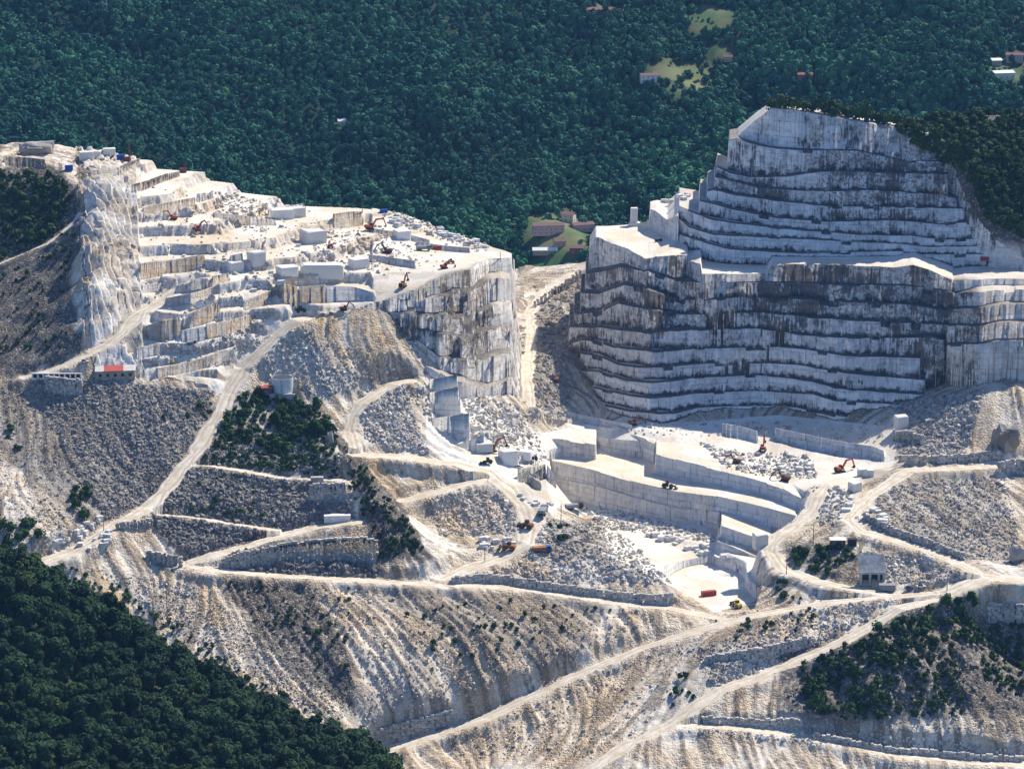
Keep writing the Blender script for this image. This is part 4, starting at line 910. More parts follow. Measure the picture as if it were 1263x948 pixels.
# ------------------------------------------------------------------ loose rock
def rock_mesh(name, seed, mat, cube=False, sub=1):
    r = random.Random(seed); bm = bmesh.new()
    if cube:
        bmesh.ops.create_cube(bm, size=2.0); bmesh.ops.bevel(bm, geom=bm.edges[:], offset=.10, segments=1, affect='EDGES')
        for v in bm.verts: v.co += Vector([r.uniform(-.09, .09) for _ in range(3)])
    else:
        bmesh.ops.create_icosphere(bm, subdivisions=sub, radius=1)
        ax = Vector((r.uniform(.8, 1.3), r.uniform(.7, 1.1), r.uniform(.5, .9)))
        for v in bm.verts: v.co = Vector((v.co.x * ax.x, v.co.y * ax.y, v.co.z * ax.z)) * r.uniform(.72, 1.25)
    me = bpy.data.meshes.new(name); bm.to_mesh(me); bm.free(); me.materials.append(mat); return me
def stone_material(name, a, b_, stain=(.40, .30, .18), tone=False):
    m, t, b = new_mat(name); g = G(t); pos = g.pos(); r = g.n('ObjectInfo').outputs['Random']; isl = g.n('NewGeometry').outputs['Random Per Island']
    n = g.noise(pos, .9, 5, .65); c = g.mix(g.math('FRACT', g.math('ADD', r, isl)), a, b_)
    c = g.mix(g.math('MULTIPLY', g.ramp(n, .52, .68), .55), c, stain)
    if tone: c = g.mix(g.math('MULTIPLY', g.math('MINIMUM', g.n('Attribute', attribute_name='warm', attribute_type='INSTANCER').outputs['Fac'], 1.0), .6), c, (.56, .40, .22))
    if tone: c = g.mix(g.math('MULTIPLY', g.math('MINIMUM', g.n('Attribute', attribute_name='tone', attribute_type='INSTANCER').outputs['Fac'], 1.0), .8), c, (.115, .11, .105))
    n3 = g.noise(pos, 2.6, 3, .7); c = g.mix(g.math('MULTIPLY', g.ramp(n3, .58, .7), .6), c, (.16, .15, .14))
    t.links.new(c, b.inputs['Base Color']); t.links.new(g.n('Bump', {'Strength': .6, 'Distance': .6, 'Height': n}).outputs[0], b.inputs['Normal'])
    return m
M_RUB = stone_material('rubble_stone', (.26, .245, .225), (.66, .63, .58), tone=True)
M_BLOCK = stone_material('marble_block_stone', (.56, .55, .52), (.70, .685, .65), (.52, .45, .34))
M_WALLST = stone_material('stacked_stone', (.30, .29, .275), (.58, .56, .52))
rocks = [rock_mesh('rock', 600 + i, M_RUB, i > 5, 1) for i in range(9)]
RUB = [("45,465;140,470;265,482;240,545;180,620;130,640;60,520", 6500, .35, 1.0), ("180,585;250,575;350,590;430,600;440,640;380,655;330,655;230,690;190,640", 5000, .4, 1.15), ("275,676;460,665;464,712;280,705", 1500, .5, 1.4),
 ("260,545;420,560;420,590;250,572", 700, .4, 1.1), ("440,480;500,480;530,560;480,555;450,540", 1500, .35, 1.0), ("310,420;385,400;400,450;470,460;400,490;330,470", 1500, .3, .9), ("1085,600;1240,585;1263,690;1180,690;1075,650", 3400, .25, .8),
 ("1100,500;1215,480;1190,565;1110,560", 2000, .4, 1.2), ("270,715;830,755;600,850;470,900;380,850", 1900, .25, .8), ("110,700;240,720;440,880;400,890;250,800", 2400, .22, .6), ("500,930;830,790;870,800;760,940", 1100, .22, .65), ("675,640;760,650;830,720;560,715;640,695", 1700, .4, 1.2),
 ("860,545;920,558;1000,560;1010,590;960,590;900,580", 600, .4, 1.4), ("690,600;800,640;900,665;900,672;740,650", 700, .4, 1.3), ("370,280;500,290;520,330;400,330", 420, .4, 1.2), ("260,235;330,250;330,290;270,270", 420, .4, 1.3), ("280,400;340,380;300,440;250,455", 500, .3, 1.0),
 ("530,600;640,605;640,660;540,660", 1300, .35, 1.0), ("860,800;1010,740;1100,740;1000,800;880,850", 1200, .35, 1.0), ("1000,600;1040,600;1060,640;1010,650", 260, .5, 1.4), ("0,455;60,470;160,640;60,690;0,620", 1500, .25, .7), ("1060,680;1140,690;1200,715;1100,720", 700, .35, .9),
 ("840,900;1263,945;1263,925;1000,895", 1000, .3, .9), ("560,480;640,500;680,570;640,575;590,540", 600, .4, 1.4), ("350,420;470,430;500,470;420,480", 500, .3, .8), ("1020,760;1200,740;1263,900;1100,900;960,880", 900, .3, 1.0), ("480,250;600,300;590,312;470,270", 320, .5, 1.5), ("180,440;290,420;290,450;200,462", 240, .4, 1.1), ("640,400;700,430;700,520;650,520", 1000, .35, 1.3), ("660,385;700,355;725,345;730,400;690,440;660,410", 700, .35, 1.2), ("180,230;300,240;560,300;540,335;400,345;260,430;180,440", 1000, .3, 1.2), ("480,470;640,500;650,560;560,545", 700, .4, 1.5), ("740,520;1090,520;1090,545;760,535", 260, .4, 1.2)]
pts = []; szs = []; tones = []; warms = []
for t, n_, a, b_ in RUB:
    q = poly(t); xs = [p[0] for p in q]; ys = [p[1] for p in q]; got = 0
    while got < n_:
        aa = rng.uniform((min(xs), min(ys)), (max(xs), max(ys)), (n_, 2)); aa = aa[inside(q, aa[:, 0], aa[:, 1])][:n_ - got]
        for px, py in aa:
            p = cast(MCUM, px, py); c = min(max(int(round((p[0] / p[1] - U[0]) / (U[1] - U[0]))), 0), NC - 1); r = min(int(np.searchsorted(ROWS, p[1])), NR - 1)
            if RMASK[r, c] < .3 or AFACE[r, c] or AFACE[r - 1, c]: continue
            tones.append(ADARK[r, c]); warms.append(ATAN[r, c]); pts.append(p); szs.append(a + (b_ - a) * rng.random() ** 2.2)
        got += max(len(aa), 1)
pts = np.array(pts); szs = np.array(szs); rot = rng.uniform(0, 6.28, (len(pts), 3))
scatter('rubble', pts, rot, szs[:, None] * rng.uniform(.7, 1.3, (len(pts), 3)), rng.integers(0, 9, len(pts)), rocks, 'broken white and grey stone strewn over the slopes and quarry floors', tones, warms)
print('rocks', len(pts))

# ------------------------------------------------------------------ retaining walls of stacked stone
for nm, (t, lb) in WALLS.items():
    b = MB(); n_ = len(t); us = [q[0] for q in t]
    px = us[0]; prev = None
    while px < us[-1]:
        tp_, bt = np.interp(px, us, [q[1] for q in t]), np.interp(px, us, [q[2] for q in t])
        x, y, z = cast(MCUM, px, tp_ * .45 + bt * .55); _, s0 = ray(px, bt); _, s1 = ray(px, tp_)
        z0, z1 = float(s0) * y - .6, float(s1) * y + .3; w = random.uniform(1.2, 2.4); zz_ = z0; ang = random.uniform(-.12, .12)
        while zz_ < z1:
            h = random.uniform(.75, 1.25); inset = (zz_ - z0) * .10
            b.box((x + random.uniform(-.5, .5), y - .5 + inset + random.uniform(-.25, .15), zz_ + h / 2), (w * random.uniform(.8, 1.15), 1.5, h * .97), ang + random.uniform(-.15, .15), jit=.10)
            zz_ += h * .97
        px += w / .42
    x, y, z = cast(MCUM, us[0], t[0][2])
    me = b.mesh('retaining_wall', M_WALLST); o = put('retaining_wall', me); tag(o, lb, 'retaining wall')

# ------------------------------------------------------------------ cut blocks and boulders
block_kinds = [rock_mesh('marble_block', 700 + i, M_BLOCK, True) for i in range(8)]
M_CRAG = stone_material('crag_rock', (.15, .14, .13), (.40, .38, .345))
def crag_mesh(name, seed):
    r = np.random.default_rng(seed); bm = bmesh.new()
    for k in range(4):
        b2 = bmesh.new(); q = r.normal(size=(20, 3)); q /= np.linalg.norm(q, axis=1)[:, None]; sz = 1.0 if k == 0 else r.uniform(.45, .7); of = np.zeros(3) if k == 0 else r.uniform(-.65, .65, 3) * (1, 1, .8) - (0, 0, .15)
        for p in q: b2.verts.new(tuple(np.sign(p) * np.abs(p) ** .8 * r.uniform(.75, 1.15) * sz + of))
        bmesh.ops.convex_hull(b2, input=b2.verts[:]); bmesh.ops.delete(b2, geom=[v for v in b2.verts if not v.link_faces], context='VERTS')
        bmesh.ops.subdivide_edges(b2, edges=b2.edges[:], cuts=3, use_grid_fill=True)
        for v in b2.verts: v.co *= 1 + .12 * float(fbm(np.array(v.co.x * 3 + seed), np.array(v.co.y * 3 + v.co.z * 2.4), 3, 5))
        t_ = bpy.data.meshes.new('t'); b2.to_mesh(t_); b2.free(); bm.from_mesh(t_); bpy.data.meshes.remove(t_)
    me = bpy.data.meshes.new(name); bm.to_mesh(me); bm.free(); me.materials.append(M_CRAG); return me
def crag(px, py, w, h, d, yaw, label):
    x, y, z = cast(MCUM, px, py); o = put('rock_outcrop', crag_mesh('rock_outcrop', int(px)), None, (x, y + d * .3, z + h * .32), math.radians(yaw), (w / 2, d / 2, h * .62)); return tag(o, label, 'rock')
def block(px, py, w, h, d, yaw, label, group=None, k=None, sink=.15):
    x, y, z = cast(MCUM, px, py)
    o = put('marble_block', block_kinds[random.randrange(8) if k is None else k], None, (x, y + d * .35, z + h / 2 - sink * h), math.radians(yaw), (w / 2, d / 2, h / 2))
    return tag(o, label, 'marble block', group)
BIG = [(386, 300, 13, 8.5, 11, 28, 'tall white cut block beside the small red excavator'), (397, 342, 24, 8.5, 9, 4, 'longest white cut block, lying on the middle terrace'), (354, 340, 11, 6, 9, 20, 'white cut block just left of the longest one'),
 (442, 331, 10, 6.5, 8, 30, 'half brown white block right of the longest block'), (316, 326, 9, 8, 8, 32, 'brown faced cube of marble left of the middle terrace'), (496, 295, 9, 6, 9, 15, 'rounded white block behind the brown excavator'),
 (290, 336, 8, 7, 7, 25, 'pale cube of marble at the end of the tan bench'), (348, 270, 13, 7, 9, 10, 'grey white block near the far rim of the left quarry'), (366, 268, 9, 7, 8, 24, 'cut block at the end of the row by the far rim'),
 (45, 190, 26, 9, 14, 4, 'huge pale boulder on the topmost left terrace'), (106, 196, 9, 5, 6, 8, 'brownish block right of the huge boulder'), (118, 194, 7, 4.5, 5, -6, 'block in the middle of the topmost terrace'), (134, 190, 8, 4, 5, 5, 'grey block left of the derrick mast'),
 (938, 675, 7, 8, 6, 12, 'single squared block standing on the corner bench of the pit'), (1112, 531, 7, 10, 6, 10, 'upright pale pillar of rock at the foot of the mountain'), (1063, 587, 4.5, 4.5, 4, 0, 'grey cube, first of the pair beside the orange excavator'), (1073, 588, 4, 4.5, 4, 0, 'brown streaked cube, second of the pair beside the orange excavator'),
 (1055, 606, 6, 5.5, 5, 30, 'dark grey block leaning beside the pit road'), (627, 572, 9, 8, 8, 20, 'white block next to the centre excavator'), (648, 566, 7, 5, 6, -12, 'white block under the dark machine in the centre'), (596, 556, 9, 5, 8, 14, 'low white block at the foot of the white steps'),
 (660, 602, 7, 8, 6, 8, 'pale rock tower beside the dark cut in the centre'), (1243, 556, 16, 17, 12, 15, 'dark sided crag of rock above the east road'), (1256, 694, 8, 9, 8, 20, 'grey crag of rock standing in the eastern talus'), (407, 550, 5, 9, 4, 24, 'grey outcrop standing at the edge of the tank hill')]
for q in BIG:
    if any(w in q[6] for w in ('crag', 'boulder', 'outcrop', 'tower')) and 'right of' not in q[6]: crag(*q)
    else: block(*q[:6], q[6])
CL = [("540,283;600,304;600,311;545,293", 26, 1.2, 3.2, 'loose pale block strewn along the rim of the left quarry', 'blocks along the left quarry rim'), ("470,270;500,270;520,282;500,288", 8, 1.5, 3.5, 'loose block on the rim near the blue tarpaulin', 'blocks by the blue tarpaulin'),
 ("795,660;850,668;895,682;895,690;850,682", 24, 1.6, 3.6, 'squared block in the row dumped on the low pit floor', 'blocks dumped on the low pit floor'), ("950,560;1000,566;1005,585;965,588", 18, 1.4, 3.4, 'broken block on the bright upper pit floor', 'broken blocks on the upper pit floor'),
 ("62,672;100,650;124,636;124,646;90,670", 22, 1.3, 2.8, 'white boulder lining the uphill edge of the main haul road', 'boulders along the main haul road'), ("95,675;135,655;150,660;110,690", 14, 1.3, 2.6, 'white boulder on the downhill edge of the main haul road', 'boulders below the main haul road'),
 ("585,668;625,662;640,672;600,680", 18, 1.5, 3.0, 'flat grey slab in the stack beside the loaders', 'slabs stacked by the loaders'), ("1040,608;1052,605;1048,640;1036,640", 10, 1.5, 3.0, 'block between the pit road and the east road', 'blocks between the two pit roads'),
 ("1063,628;1085,622;1095,645;1070,645", 12, 1.8, 3.4, 'big boulder at the bend of the east road', 'boulders at the east road bend'), ("745,185;765,180;300,300;310,296", 0, 1, 2, '', ''), ("815,244;850,240;846,249;815,251", 14, 1.6, 3.4, 'boulder on the lit shoulder terrace of the mountain', 'boulders on the mountain shoulder'),
 ("300,345;340,335;350,350;310,365", 12, 1.2, 2.8, 'angular block on the rubble below the middle terrace', 'angular blocks below the middle terrace'), ("350,300;380,285;410,310;380,320", 10, 1.2, 2.6, 'angular block around the small red excavator', 'angular blocks round the red excavator'), ("640,608;680,618;690,632;650,628", 10, 1.2, 2.8, 'block beside the dark machines in the centre', 'blocks by the dark machines')]
for t, n_, a, b_, lb, gr in CL:
    if not n_: continue
    for px, py in in_poly_pts(t, n_):
        s = random.uniform(a, b_); block(px, py, s * random.uniform(.9, 1.7), s * random.uniform(.6, .95), s * random.uniform(.8, 1.2), random.uniform(-50, 50), lb, gr)

# ------------------------------------------------------------------ machines
M_ORANGE = simple('orange_paint', (.50, .125, .05), .6, var=.4); M_RED = simple('red_paint', (.40, .065, .045), .6, var=.4); M_DULL = simple('worn_orange_paint', (.34, .13, .045), .7); M_BROWN = simple('rusty_paint', (.17, .075, .045), .8)
M_YEL = simple('yellow_paint', (.55, .42, .06), .5); M_DARK = simple('dark_steel', (.035, .035, .038), .6); M_GLASS = simple('cab_glass', (.03, .05, .065), .15, var=.1); M_GREY = simple('grey_steel', (.25, .26, .28), .6); M_BLUE = simple('blue_paint', (.03, .10, .38), .5)
M_WHITE = simple('white_paint', (.74, .73, .70), .6, var=.12); M_CONC = simple('concrete', (.44, .43, .41), .9, var=.35, sc=.3); M_TILE = simple('roof_tile', (.30, .12, .09), .8, sc=1.5); M_PINK = simple('pale_render', (.45, .36, .345), .9, var=.1); M_CREAM = simple('cream_render', (.68, .60, .46), .9, var=.1)
M_DKBLUE = simple('dark_cover', (.05, .065, .09), .7); M_WIN = simple('window_glass', (.035, .045, .06), .2, var=.1); M_WOOD = simple('weathered_wood', (.20, .14, .09), .9); M_REDROOF = simple('red_sheet_roof', (.42, .085, .065), .7, var=.3); M_WROOF = simple('pale_sheet_roof', (.52, .50, .47), .7, var=.3); M_TANK = simple('tank_sheet', (.60, .61, .61), .5, var=.12)
M_PURPLE = simple('old_red_tile', (.20, .115, .11), .85, sc=1.2); M_STONEW = simple('masonry', (.40, .35, .28), .9, sc=.6)
def rot_pt(c, p, a): return (c[0] + (p[0] - c[0]) * math.cos(a) - (p[1] - c[1]) * math.sin(a), c[1] + (p[0] - c[0]) * math.sin(a) + (p[1] - c[1]) * math.cos(a))
def excavator(px, py, rz, paint, label, boom=(3.4, 5.4), elbow=(6.2, 5.0), tip=(7.4, 1.6), sc=1.1, swing=0.0):
    x, y, z = cast(MCUM, px, py); t = thing('excavator', label, 'excavator', (x, y, z), rz, None, sc)
    for s in (-1, 1):
        MB().prism([(-2.1, .45), (-1.75, .05), (1.75, .05), (2.1, .45), (2.0, .85), (1.7, 1.0), (-1.7, 1.0), (-2.0, .85)], s * 1.35 - .32, s * 1.35 + .32).part('track', M_DARK, t)
    h = MB().tube((0, 0, .8), (0, 0, 1.25), .8, .8, 14).prism([(-2.3, 1.25), (1.5, 1.25), (1.5, 1.9), (.3, 2.0), (-.4, 2.55), (-2.0, 2.5), (-2.45, 2.0)], -1.35, 1.35).part('house', paint, t)
    MB().box((-2.35, 0, 1.75), (.7, 2.6, .95), top=.9).part('counterweight', M_DARK, h)
    c = MB().prism([(.0, 2.0), (1.6, 1.7), (1.55, 2.4), (1.15, 3.25), (.05, 3.25)], .35, 1.35).part('cab', paint, t)
    MB().prism([(.15, 2.25), (1.58, 2.15), (1.56, 2.45), (1.2, 3.1), (.2, 3.1)], .33, 1.38).part('window', M_GLASS, c)
    def bent(pts, w, th):
        up = []; dn = []
        for i, (a, b) in enumerate(pts):
            p0 = Vector(pts[max(i - 1, 0)]); p1 = Vector(pts[min(i + 1, len(pts) - 1)]); d = (p1 - p0).normalized(); n = Vector((-d.y, d.x)); k = th[i]
            up.append((a + n.x * k, b + n.y * k)); dn.append((a - n.x * k, b - n.y * k))
        return MB().prism(up + dn[::-1], -w, w)
    bo = bent([(1.1, 1.7), boom, elbow], .28, [.32, .48, .25]).part('boom', paint, t)
    MB().tube((1.5, .0, 1.4), ((boom[0] + 1.1) / 2 + .6, 0, (boom[1] + 1.7) / 2 - .2), .12, .09, 8).part('cylinder', M_GREY, bo)
    ex = (elbow[0] + (elbow[0] - tip[0]) * .22, elbow[1] + (elbow[1] - tip[1]) * .22)
    bent([ex, elbow, tip], .22, [.18, .34, .2]).part('arm', paint, t)
    a, b = tip
    MB().prism([(a + .1, b + .2), (a + .35, b - .3), (a + .1, b - 1.0), (a - .6, b - 1.25), (a - 1.15, b - .9), (a - .5, b - .75), (a - .2, b - .3)], -.65, .65).part('bucket', M_DARK, t)
    return t
def loader(px, py, rz, paint, label, sc=1.0):
    x, y, z = cast(MCUM, px, py); t = thing('wheel_loader', label, 'wheel loader', (x, y, z), rz, None, sc)
    MB().prism([(-3.2, 1.0), (-.3, .9), (-.3, 1.9), (-.8, 2.3), (-3.0, 2.1), (-3.3, 1.6)], -1.1, 1.1).part('rear_body', paint, t)
    MB().prism([(-.1, .9), (1.7, .9), (1.9, 1.6), (.2, 2.0)], -.7, .7).part('front_frame', paint, t)
    c = MB().box((-.75, 0, 2.85), (1.5, 1.5, 1.5), top=.85).part('cab', paint, t); MB().box((-.75, 0, 2.9), (1.56, 1.56, .8), top=.9).part('window', M_GLASS, c)
    for ax in (-2.0, 1.1):
        for s in (-1, 1):
            w = MB().tube((ax, s * .85, .8), (ax, s * 1.4, .8), .82, .82, 16).part('wheel', M_DARK, t); MB().tube((ax, s * 1.38, .8), (ax, s * 1.43, .8), .4, .4, 12).part('rim', paint, w)
    for s in (-.55, .55): MB().prism([(.6, 1.9), (1.0, 2.1), (2.6, 1.3), (3.1, .6), (2.8, .5), (2.3, 1.0)], s - .12, s + .12).part('lift_arm', paint, t)
    MB().prism([(2.9, .2), (4.1, .1), (4.0, .25), (3.2, .5), (3.1, 1.4), (3.4, 1.7), (3.2, 1.75), (2.8, 1.2)], -1.45, 1.45).part('bucket', M_DARK, t)
    return t
def truck(px, py, rz, cabm, bedm, label, sc=1.0):
    x, y, z = cast(MCUM, px, py); t = thing('dump_truck', label, 'truck', (x, y, z), rz, None, sc)
    MB().box((0, 0, .95), (7.6, .9, .35)).part('chassis', M_DARK, t)
    c = MB().prism([(2.2, .8), (4.0, .8), (4.05, 1.8), (3.75, 2.9), (2.2, 2.9)], -1.2, 1.2).part('cab', cabm, t); MB().prism([(2.5, 1.95), (4.06, 1.95), (3.8, 2.7), (2.5, 2.7)], -1.22, 1.22).part('window', M_GLASS, c)
    MB().prism([(-3.9, 1.5), (-3.2, 1.15), (1.8, 1.15), (2.0, 2.6), (-3.8, 2.5)], -1.25, 1.25).part('bed', bedm, t)
    for ax in (-2.9, -1.6, 3.0):
        for s in (-1, 1): MB().tube((ax, s * .8, .55), (ax, s * 1.2, .55), .55, .55, 14).part('wheel', M_DARK, t)
    return t
def car(px, py, rz, paint, label, sc=1.0):
    x, y, z = cast(MCUM, px, py); t = thing('parked_car', label, 'car', (x, y, z), rz, None, sc)
    b = MB().prism([(-2.3, .35), (2.3, .35), (2.35, .8), (1.3, 1.0), (-2.3, 1.05)], -.9, .9).part('body', paint, t)
    MB().prism([(-1.6, 1.0), (1.1, 1.0), (.4, 1.6), (-1.2, 1.62)], -.8, .8).part('cabin', M_GLASS, t)
    for ax in (-1.45, 1.45):
        for s in (-1, 1): MB().tube((ax, s * .7, .35), (ax, s * .93, .35), .35, .35, 12).part('wheel', M_DARK, t)
    return t
def container(px, py, rz, paint, label, L=6.0, W=2.5, H=2.6, name='container'):
    x, y, z = cast(MCUM, px, py); t = thing(name, label, name.replace('_', ' '), (x, y, z - .1), rz)
    b = MB().box((0, 0, H / 2), (L, W, H)); n = int(L / .6)
    for i in range(n):
        for s in (-1, 1): b.box((-L / 2 + (i + .5) * L / n, s * W / 2, H / 2), (.25, .12, H * .9))
    b.part('shell', paint, t); d = MB().box((L / 2 + .05, 0, H / 2), (.12, W * .92, H * .92)).part('door', paint, t); MB().box((L / 2 + .14, .1, H / 2), (.06, .08, H * .8)).part('lock_bar', M_GREY, d)
    return t
R = math.radians
excavator(214, 271, R(170), M_ORANGE, 'orange excavator standing higher of the two on the upper left terrace', sc=.95)
excavator(243, 285, R(35), M_RED, 'red excavator with raised arm next to the yellow gravel heap', elbow=(5.4, 6.0), tip=(7.2, 3.6), sc=.95)
excavator(456, 283, R(12), M_ORANGE, 'orange excavator reaching its long boom over the far rim', boom=(3.4, 5.0), elbow=(7.0, 5.4), tip=(8.2, 2.2), sc=1.2)
excavator(408, 306, R(-100), M_RED, 'small red excavator seen end on beside the tall white block', elbow=(5.2, 5.6), tip=(6.6, 3.0), sc=.85)
excavator(478, 312, R(160), M_BROWN, 'rusty brown excavator on the middle of the left plateau', elbow=(5.8, 4.0), sc=1.1)
excavator(548, 331, R(20), M_ORANGE, 'orange excavator beside the yellow heap at the plateau tip', elbow=(5.6, 3.8), sc=.9)
excavator(497, 354, R(60), M_DULL, 'worn orange excavator with upright arm at the plateau edge', boom=(2.6, 5.8), elbow=(4.2, 7.2), tip=(5.4, 3.8), sc=1.0)
excavator(424, 383, R(5), M_BROWN, 'dark excavator parked above the tan gravel fan', elbow=(5.8, 3.6), tip=(7, .9), sc=.9)
excavator(606, 557, R(25), M_DULL, 'large worn orange excavator among the white blocks in the centre', boom=(3.2, 5.2), elbow=(6.0, 5.8), tip=(7.4, 2.6), sc=1.25)
excavator(941, 556, R(75), M_RED, 'red excavator in the blue shade at the foot of the mountain', boom=(2.4, 5.8), elbow=(3.6, 7.4), tip=(5.0, 4.2), sc=1.1)
excavator(1036, 582, R(28), M_ORANGE, 'bright orange excavator on the upper pit floor', boom=(3.4, 5.2), elbow=(6.6, 5.4), tip=(7.8, 2.2), sc=1.2)
excavator(908, 571, R(175), M_BROWN, 'brown excavator on the pit floor by the ramp', elbow=(5.6, 3.6), sc=.95)
excavator(968, 593, R(165), M_BROWN, 'rusty excavator at the lip of the long pit bench', elbow=(5.8, 3.4), tip=(7.2, .8), sc=1.15)
excavator(781, 524, R(15), M_DULL, 'worn excavator at the lowest ledge of the mountain', elbow=(5.8, 3.8), sc=1.0)
excavator(634, 392, R(80), M_BROWN, 'rusty excavator on the ledge beside the gap', sc=.5)
loader(825, 602, R(-10), M_DARK, 'dark wheel loader on the long pit bench', 1.2)
loader(648, 651, R(150), M_BROWN, 'dark brown wheel loader on the bend of the centre road', 1.3)
loader(626, 678, R(165), M_DULL, 'worn orange wheel loader in front of the stacked slabs', 1.3)
loader(908, 748, R(120), M_YEL, 'yellow wheel loader at the edge of the shaded pit floor', 1.1)
loader(600, 572, R(200), M_DARK, 'dark wheel loader just below the centre excavator', 1.0)
loader(555, 325, R(190), M_RED, 'small red wheel loader at the plateau tip', .8)
loader(372, 385, R(20), M_DARK, 'dark wheel loader under the brown rock face', 1.1)
truck(668, 681, R(10), M_BLUE, M_DULL, 'dump truck with blue cab and rusty orange bed', 1.2)
truck(670, 634, R(80), M_GREY, M_GREY, 'grey dump truck parked end on near the knoll', 1.4)
truck(522, 309, R(8), M_GREY, M_GREY, 'grey dump truck on the plateau beside a red container', 1.1)
truck(655, 568, R(5), M_DARK, M_DARK, 'black dump truck on the rock shelf in the centre', .9)
truck(708, 628, R(20), M_DARK, M_GREY, 'dark truck standing among scrap behind the knoll', 1.2)
truck(236, 425, R(25), M_DARK, M_GREY, 'small dark truck on the lower left terrace', .7)
truck(687, 470, R(75), M_DARK, M_BROWN, 'dark truck in the shaded gap', .9)
truck(812, 298, R(10), M_DARK, M_DARK, 'dark truck in the shade on the mountain terrace', .6)
car(1121, 726, R(15), M_BLUE, 'blue car parked beside the road junction'); car(1136, 724, R(8), M_WHITE, 'white car parked right of the blue one')
car(640, 577, R(30), M_WHITE, 'white car parked near the centre road'); car(104, 447, R(25), M_WHITE, 'white car on the road below the pale cliff')
container(874, 734, R(18), M_RED, 'red container on the low pit floor', 7.5); container(539, 308, R(8), M_RED, 'red container on the plateau of the left quarry', 4.5)
container(85, 210, R(10), M_BLUE, 'blue container behind the dark crag at the left', 4.6, 2.4, 3.2); container(149, 197, R(15), M_BLUE, 'blue container at the foot of the derrick mast', 4.8, 2.6, 3.4)
container(1214, 321, R(3), M_RED, 'small red container on the bench beside the shoulder', 4.8, 2.2, 2.2); container(258, 219, R(10), M_WHITE, 'small white cabin on the far rim', 3.4, 2.6, 3.2, 'site_cabin'); container(473, 262, R(10), M_BLUE, 'blue tarpaulin covered container on the rim', 4.5, 2.4, 2.0)
container(416, 643, R(4), M_WHITE, 'long white ribbed metal shed under the tall dark wall', 13.5, 4, 3.8, 'shed'); container(391, 594, R(4), M_CONC, 'small concrete cabin on the upper ledge path', 6.5, 3, 2.8, 'site_cabin')
container(1051, 672, R(0), M_DARK, 'dark steel box beside the reddish hut', 4, 3, 3.6, 'storage_box'); container(1094, 727, R(-4), M_GREY, 'low grey shed next to the concrete gate', 8, 3.5, 3.0, 'shed')

# ------------------------------------------------------------------ buildings of the quarry
def hut(px, py, L, W, H, rz, wallm, roofm, label, pitch=1.0, name='hut', windows=2, chimney=False, z=None, at=None, cat=None):
    x, y, zz_ = at if at is not None else cast(MCUM, px, py)
    t = thing(name, label, cat or name.replace('_', ' '), (x, y, zz_ - .2), rz)
    w = MB().box((0, 0, H / 2 - .5), (L, W, H + 1)).part('wall', wallm, t)
    ov = .45; r = MB()
    r.prism([(-W / 2 - ov, 0), (0, pitch), (W / 2 + ov, 0), (W / 2 + ov, .25), (0, pitch + .28), (-W / 2 - ov, .25)], -L / 2 - ov, L / 2 + ov)
    r.v = [(q[1], q[0], q[2] + H) for q in r.v]
    rp_ = r.part('roof', roofm, t)
    if chimney: MB().box((L * .25, W * .15, H + pitch + .4), (.7, .7, 1.6)).part('chimney', wallm, rp_)
    for s in (-1, 1):
        for fl in range(max(1, int(H / 2.9))):
            for i in range(windows):
                f = MB().box((-L / 2 + (i + .5) * L / windows, s * W / 2, 1.6 + fl * 2.9), (1.15, .14, 1.35)).part('window', M_WHITE, w)
                MB().box((-L / 2 + (i + .5) * L / windows, s * (W / 2 + .05), 1.6 + fl * 2.9), (.9, .14, 1.1)).part('pane', M_WIN, f)
    MB().box((L / 2 + .03, 0, 1.0), (.14, 1.0, 2.1)).part('door', M_WOOD, t)
    return t
hut(328, 486, 6.0, 5.0, 4.2, R(8), M_PURPLE, M_REDROOF, 'small red roofed hut beside the water tank', .7, windows=1)
hut(1033, 672, 7.5, 4.5, 3.4, R(0), M_BROWN, M_WHITE, 'reddish hut with white roof above the overgrown mound', .5, windows=2)
# water tank
x, y, z = cast(MCUM, 348, 487); t = thing('water_tank', 'round pale water tank on the bushy hilltop', 'water tank', (x, y + 3, z + 1.9), 0, None, 1.12)
b = MB()
for i in range(40):
    a0, a1 = 6.2832 * i / 40, 6.2832 * (i + 1) / 40; q = []
    for r_, h_ in ((5.3, -1), (5.3, 6.6), (5.1, 6.6), (5.1, 5.9)):
        q += [(r_ * math.cos(a0), r_ * math.sin(a0), h_), (r_ * math.cos(a1), r_ * math.sin(a1), h_)]
    b.add(q, [(0, 1, 3, 2), (2, 3, 5, 4), (4, 5, 7, 6)])
b.part('shell', M_TANK, t); MB().tube((0, 0, 5.6), (0, 0, 6.35), 5.08, 5.08, 40).part('cover', M_DKBLUE, t); MB().box((0, -.5, -1.6), (13, 12.5, 2.6)).part('plinth', M_CONC, t)
b = MB()
for s in (-.25, .25): b.tube((s, -5.5, 0), (s, -5.5, 6.9), .04, .04, 6)
for i in range(16): b.tube((-.25, -5.5, .3 + i * .42), (.25, -5.5, .3 + i * .42), .03, .03, 6)
b.part('ladder', M_GREY, t)
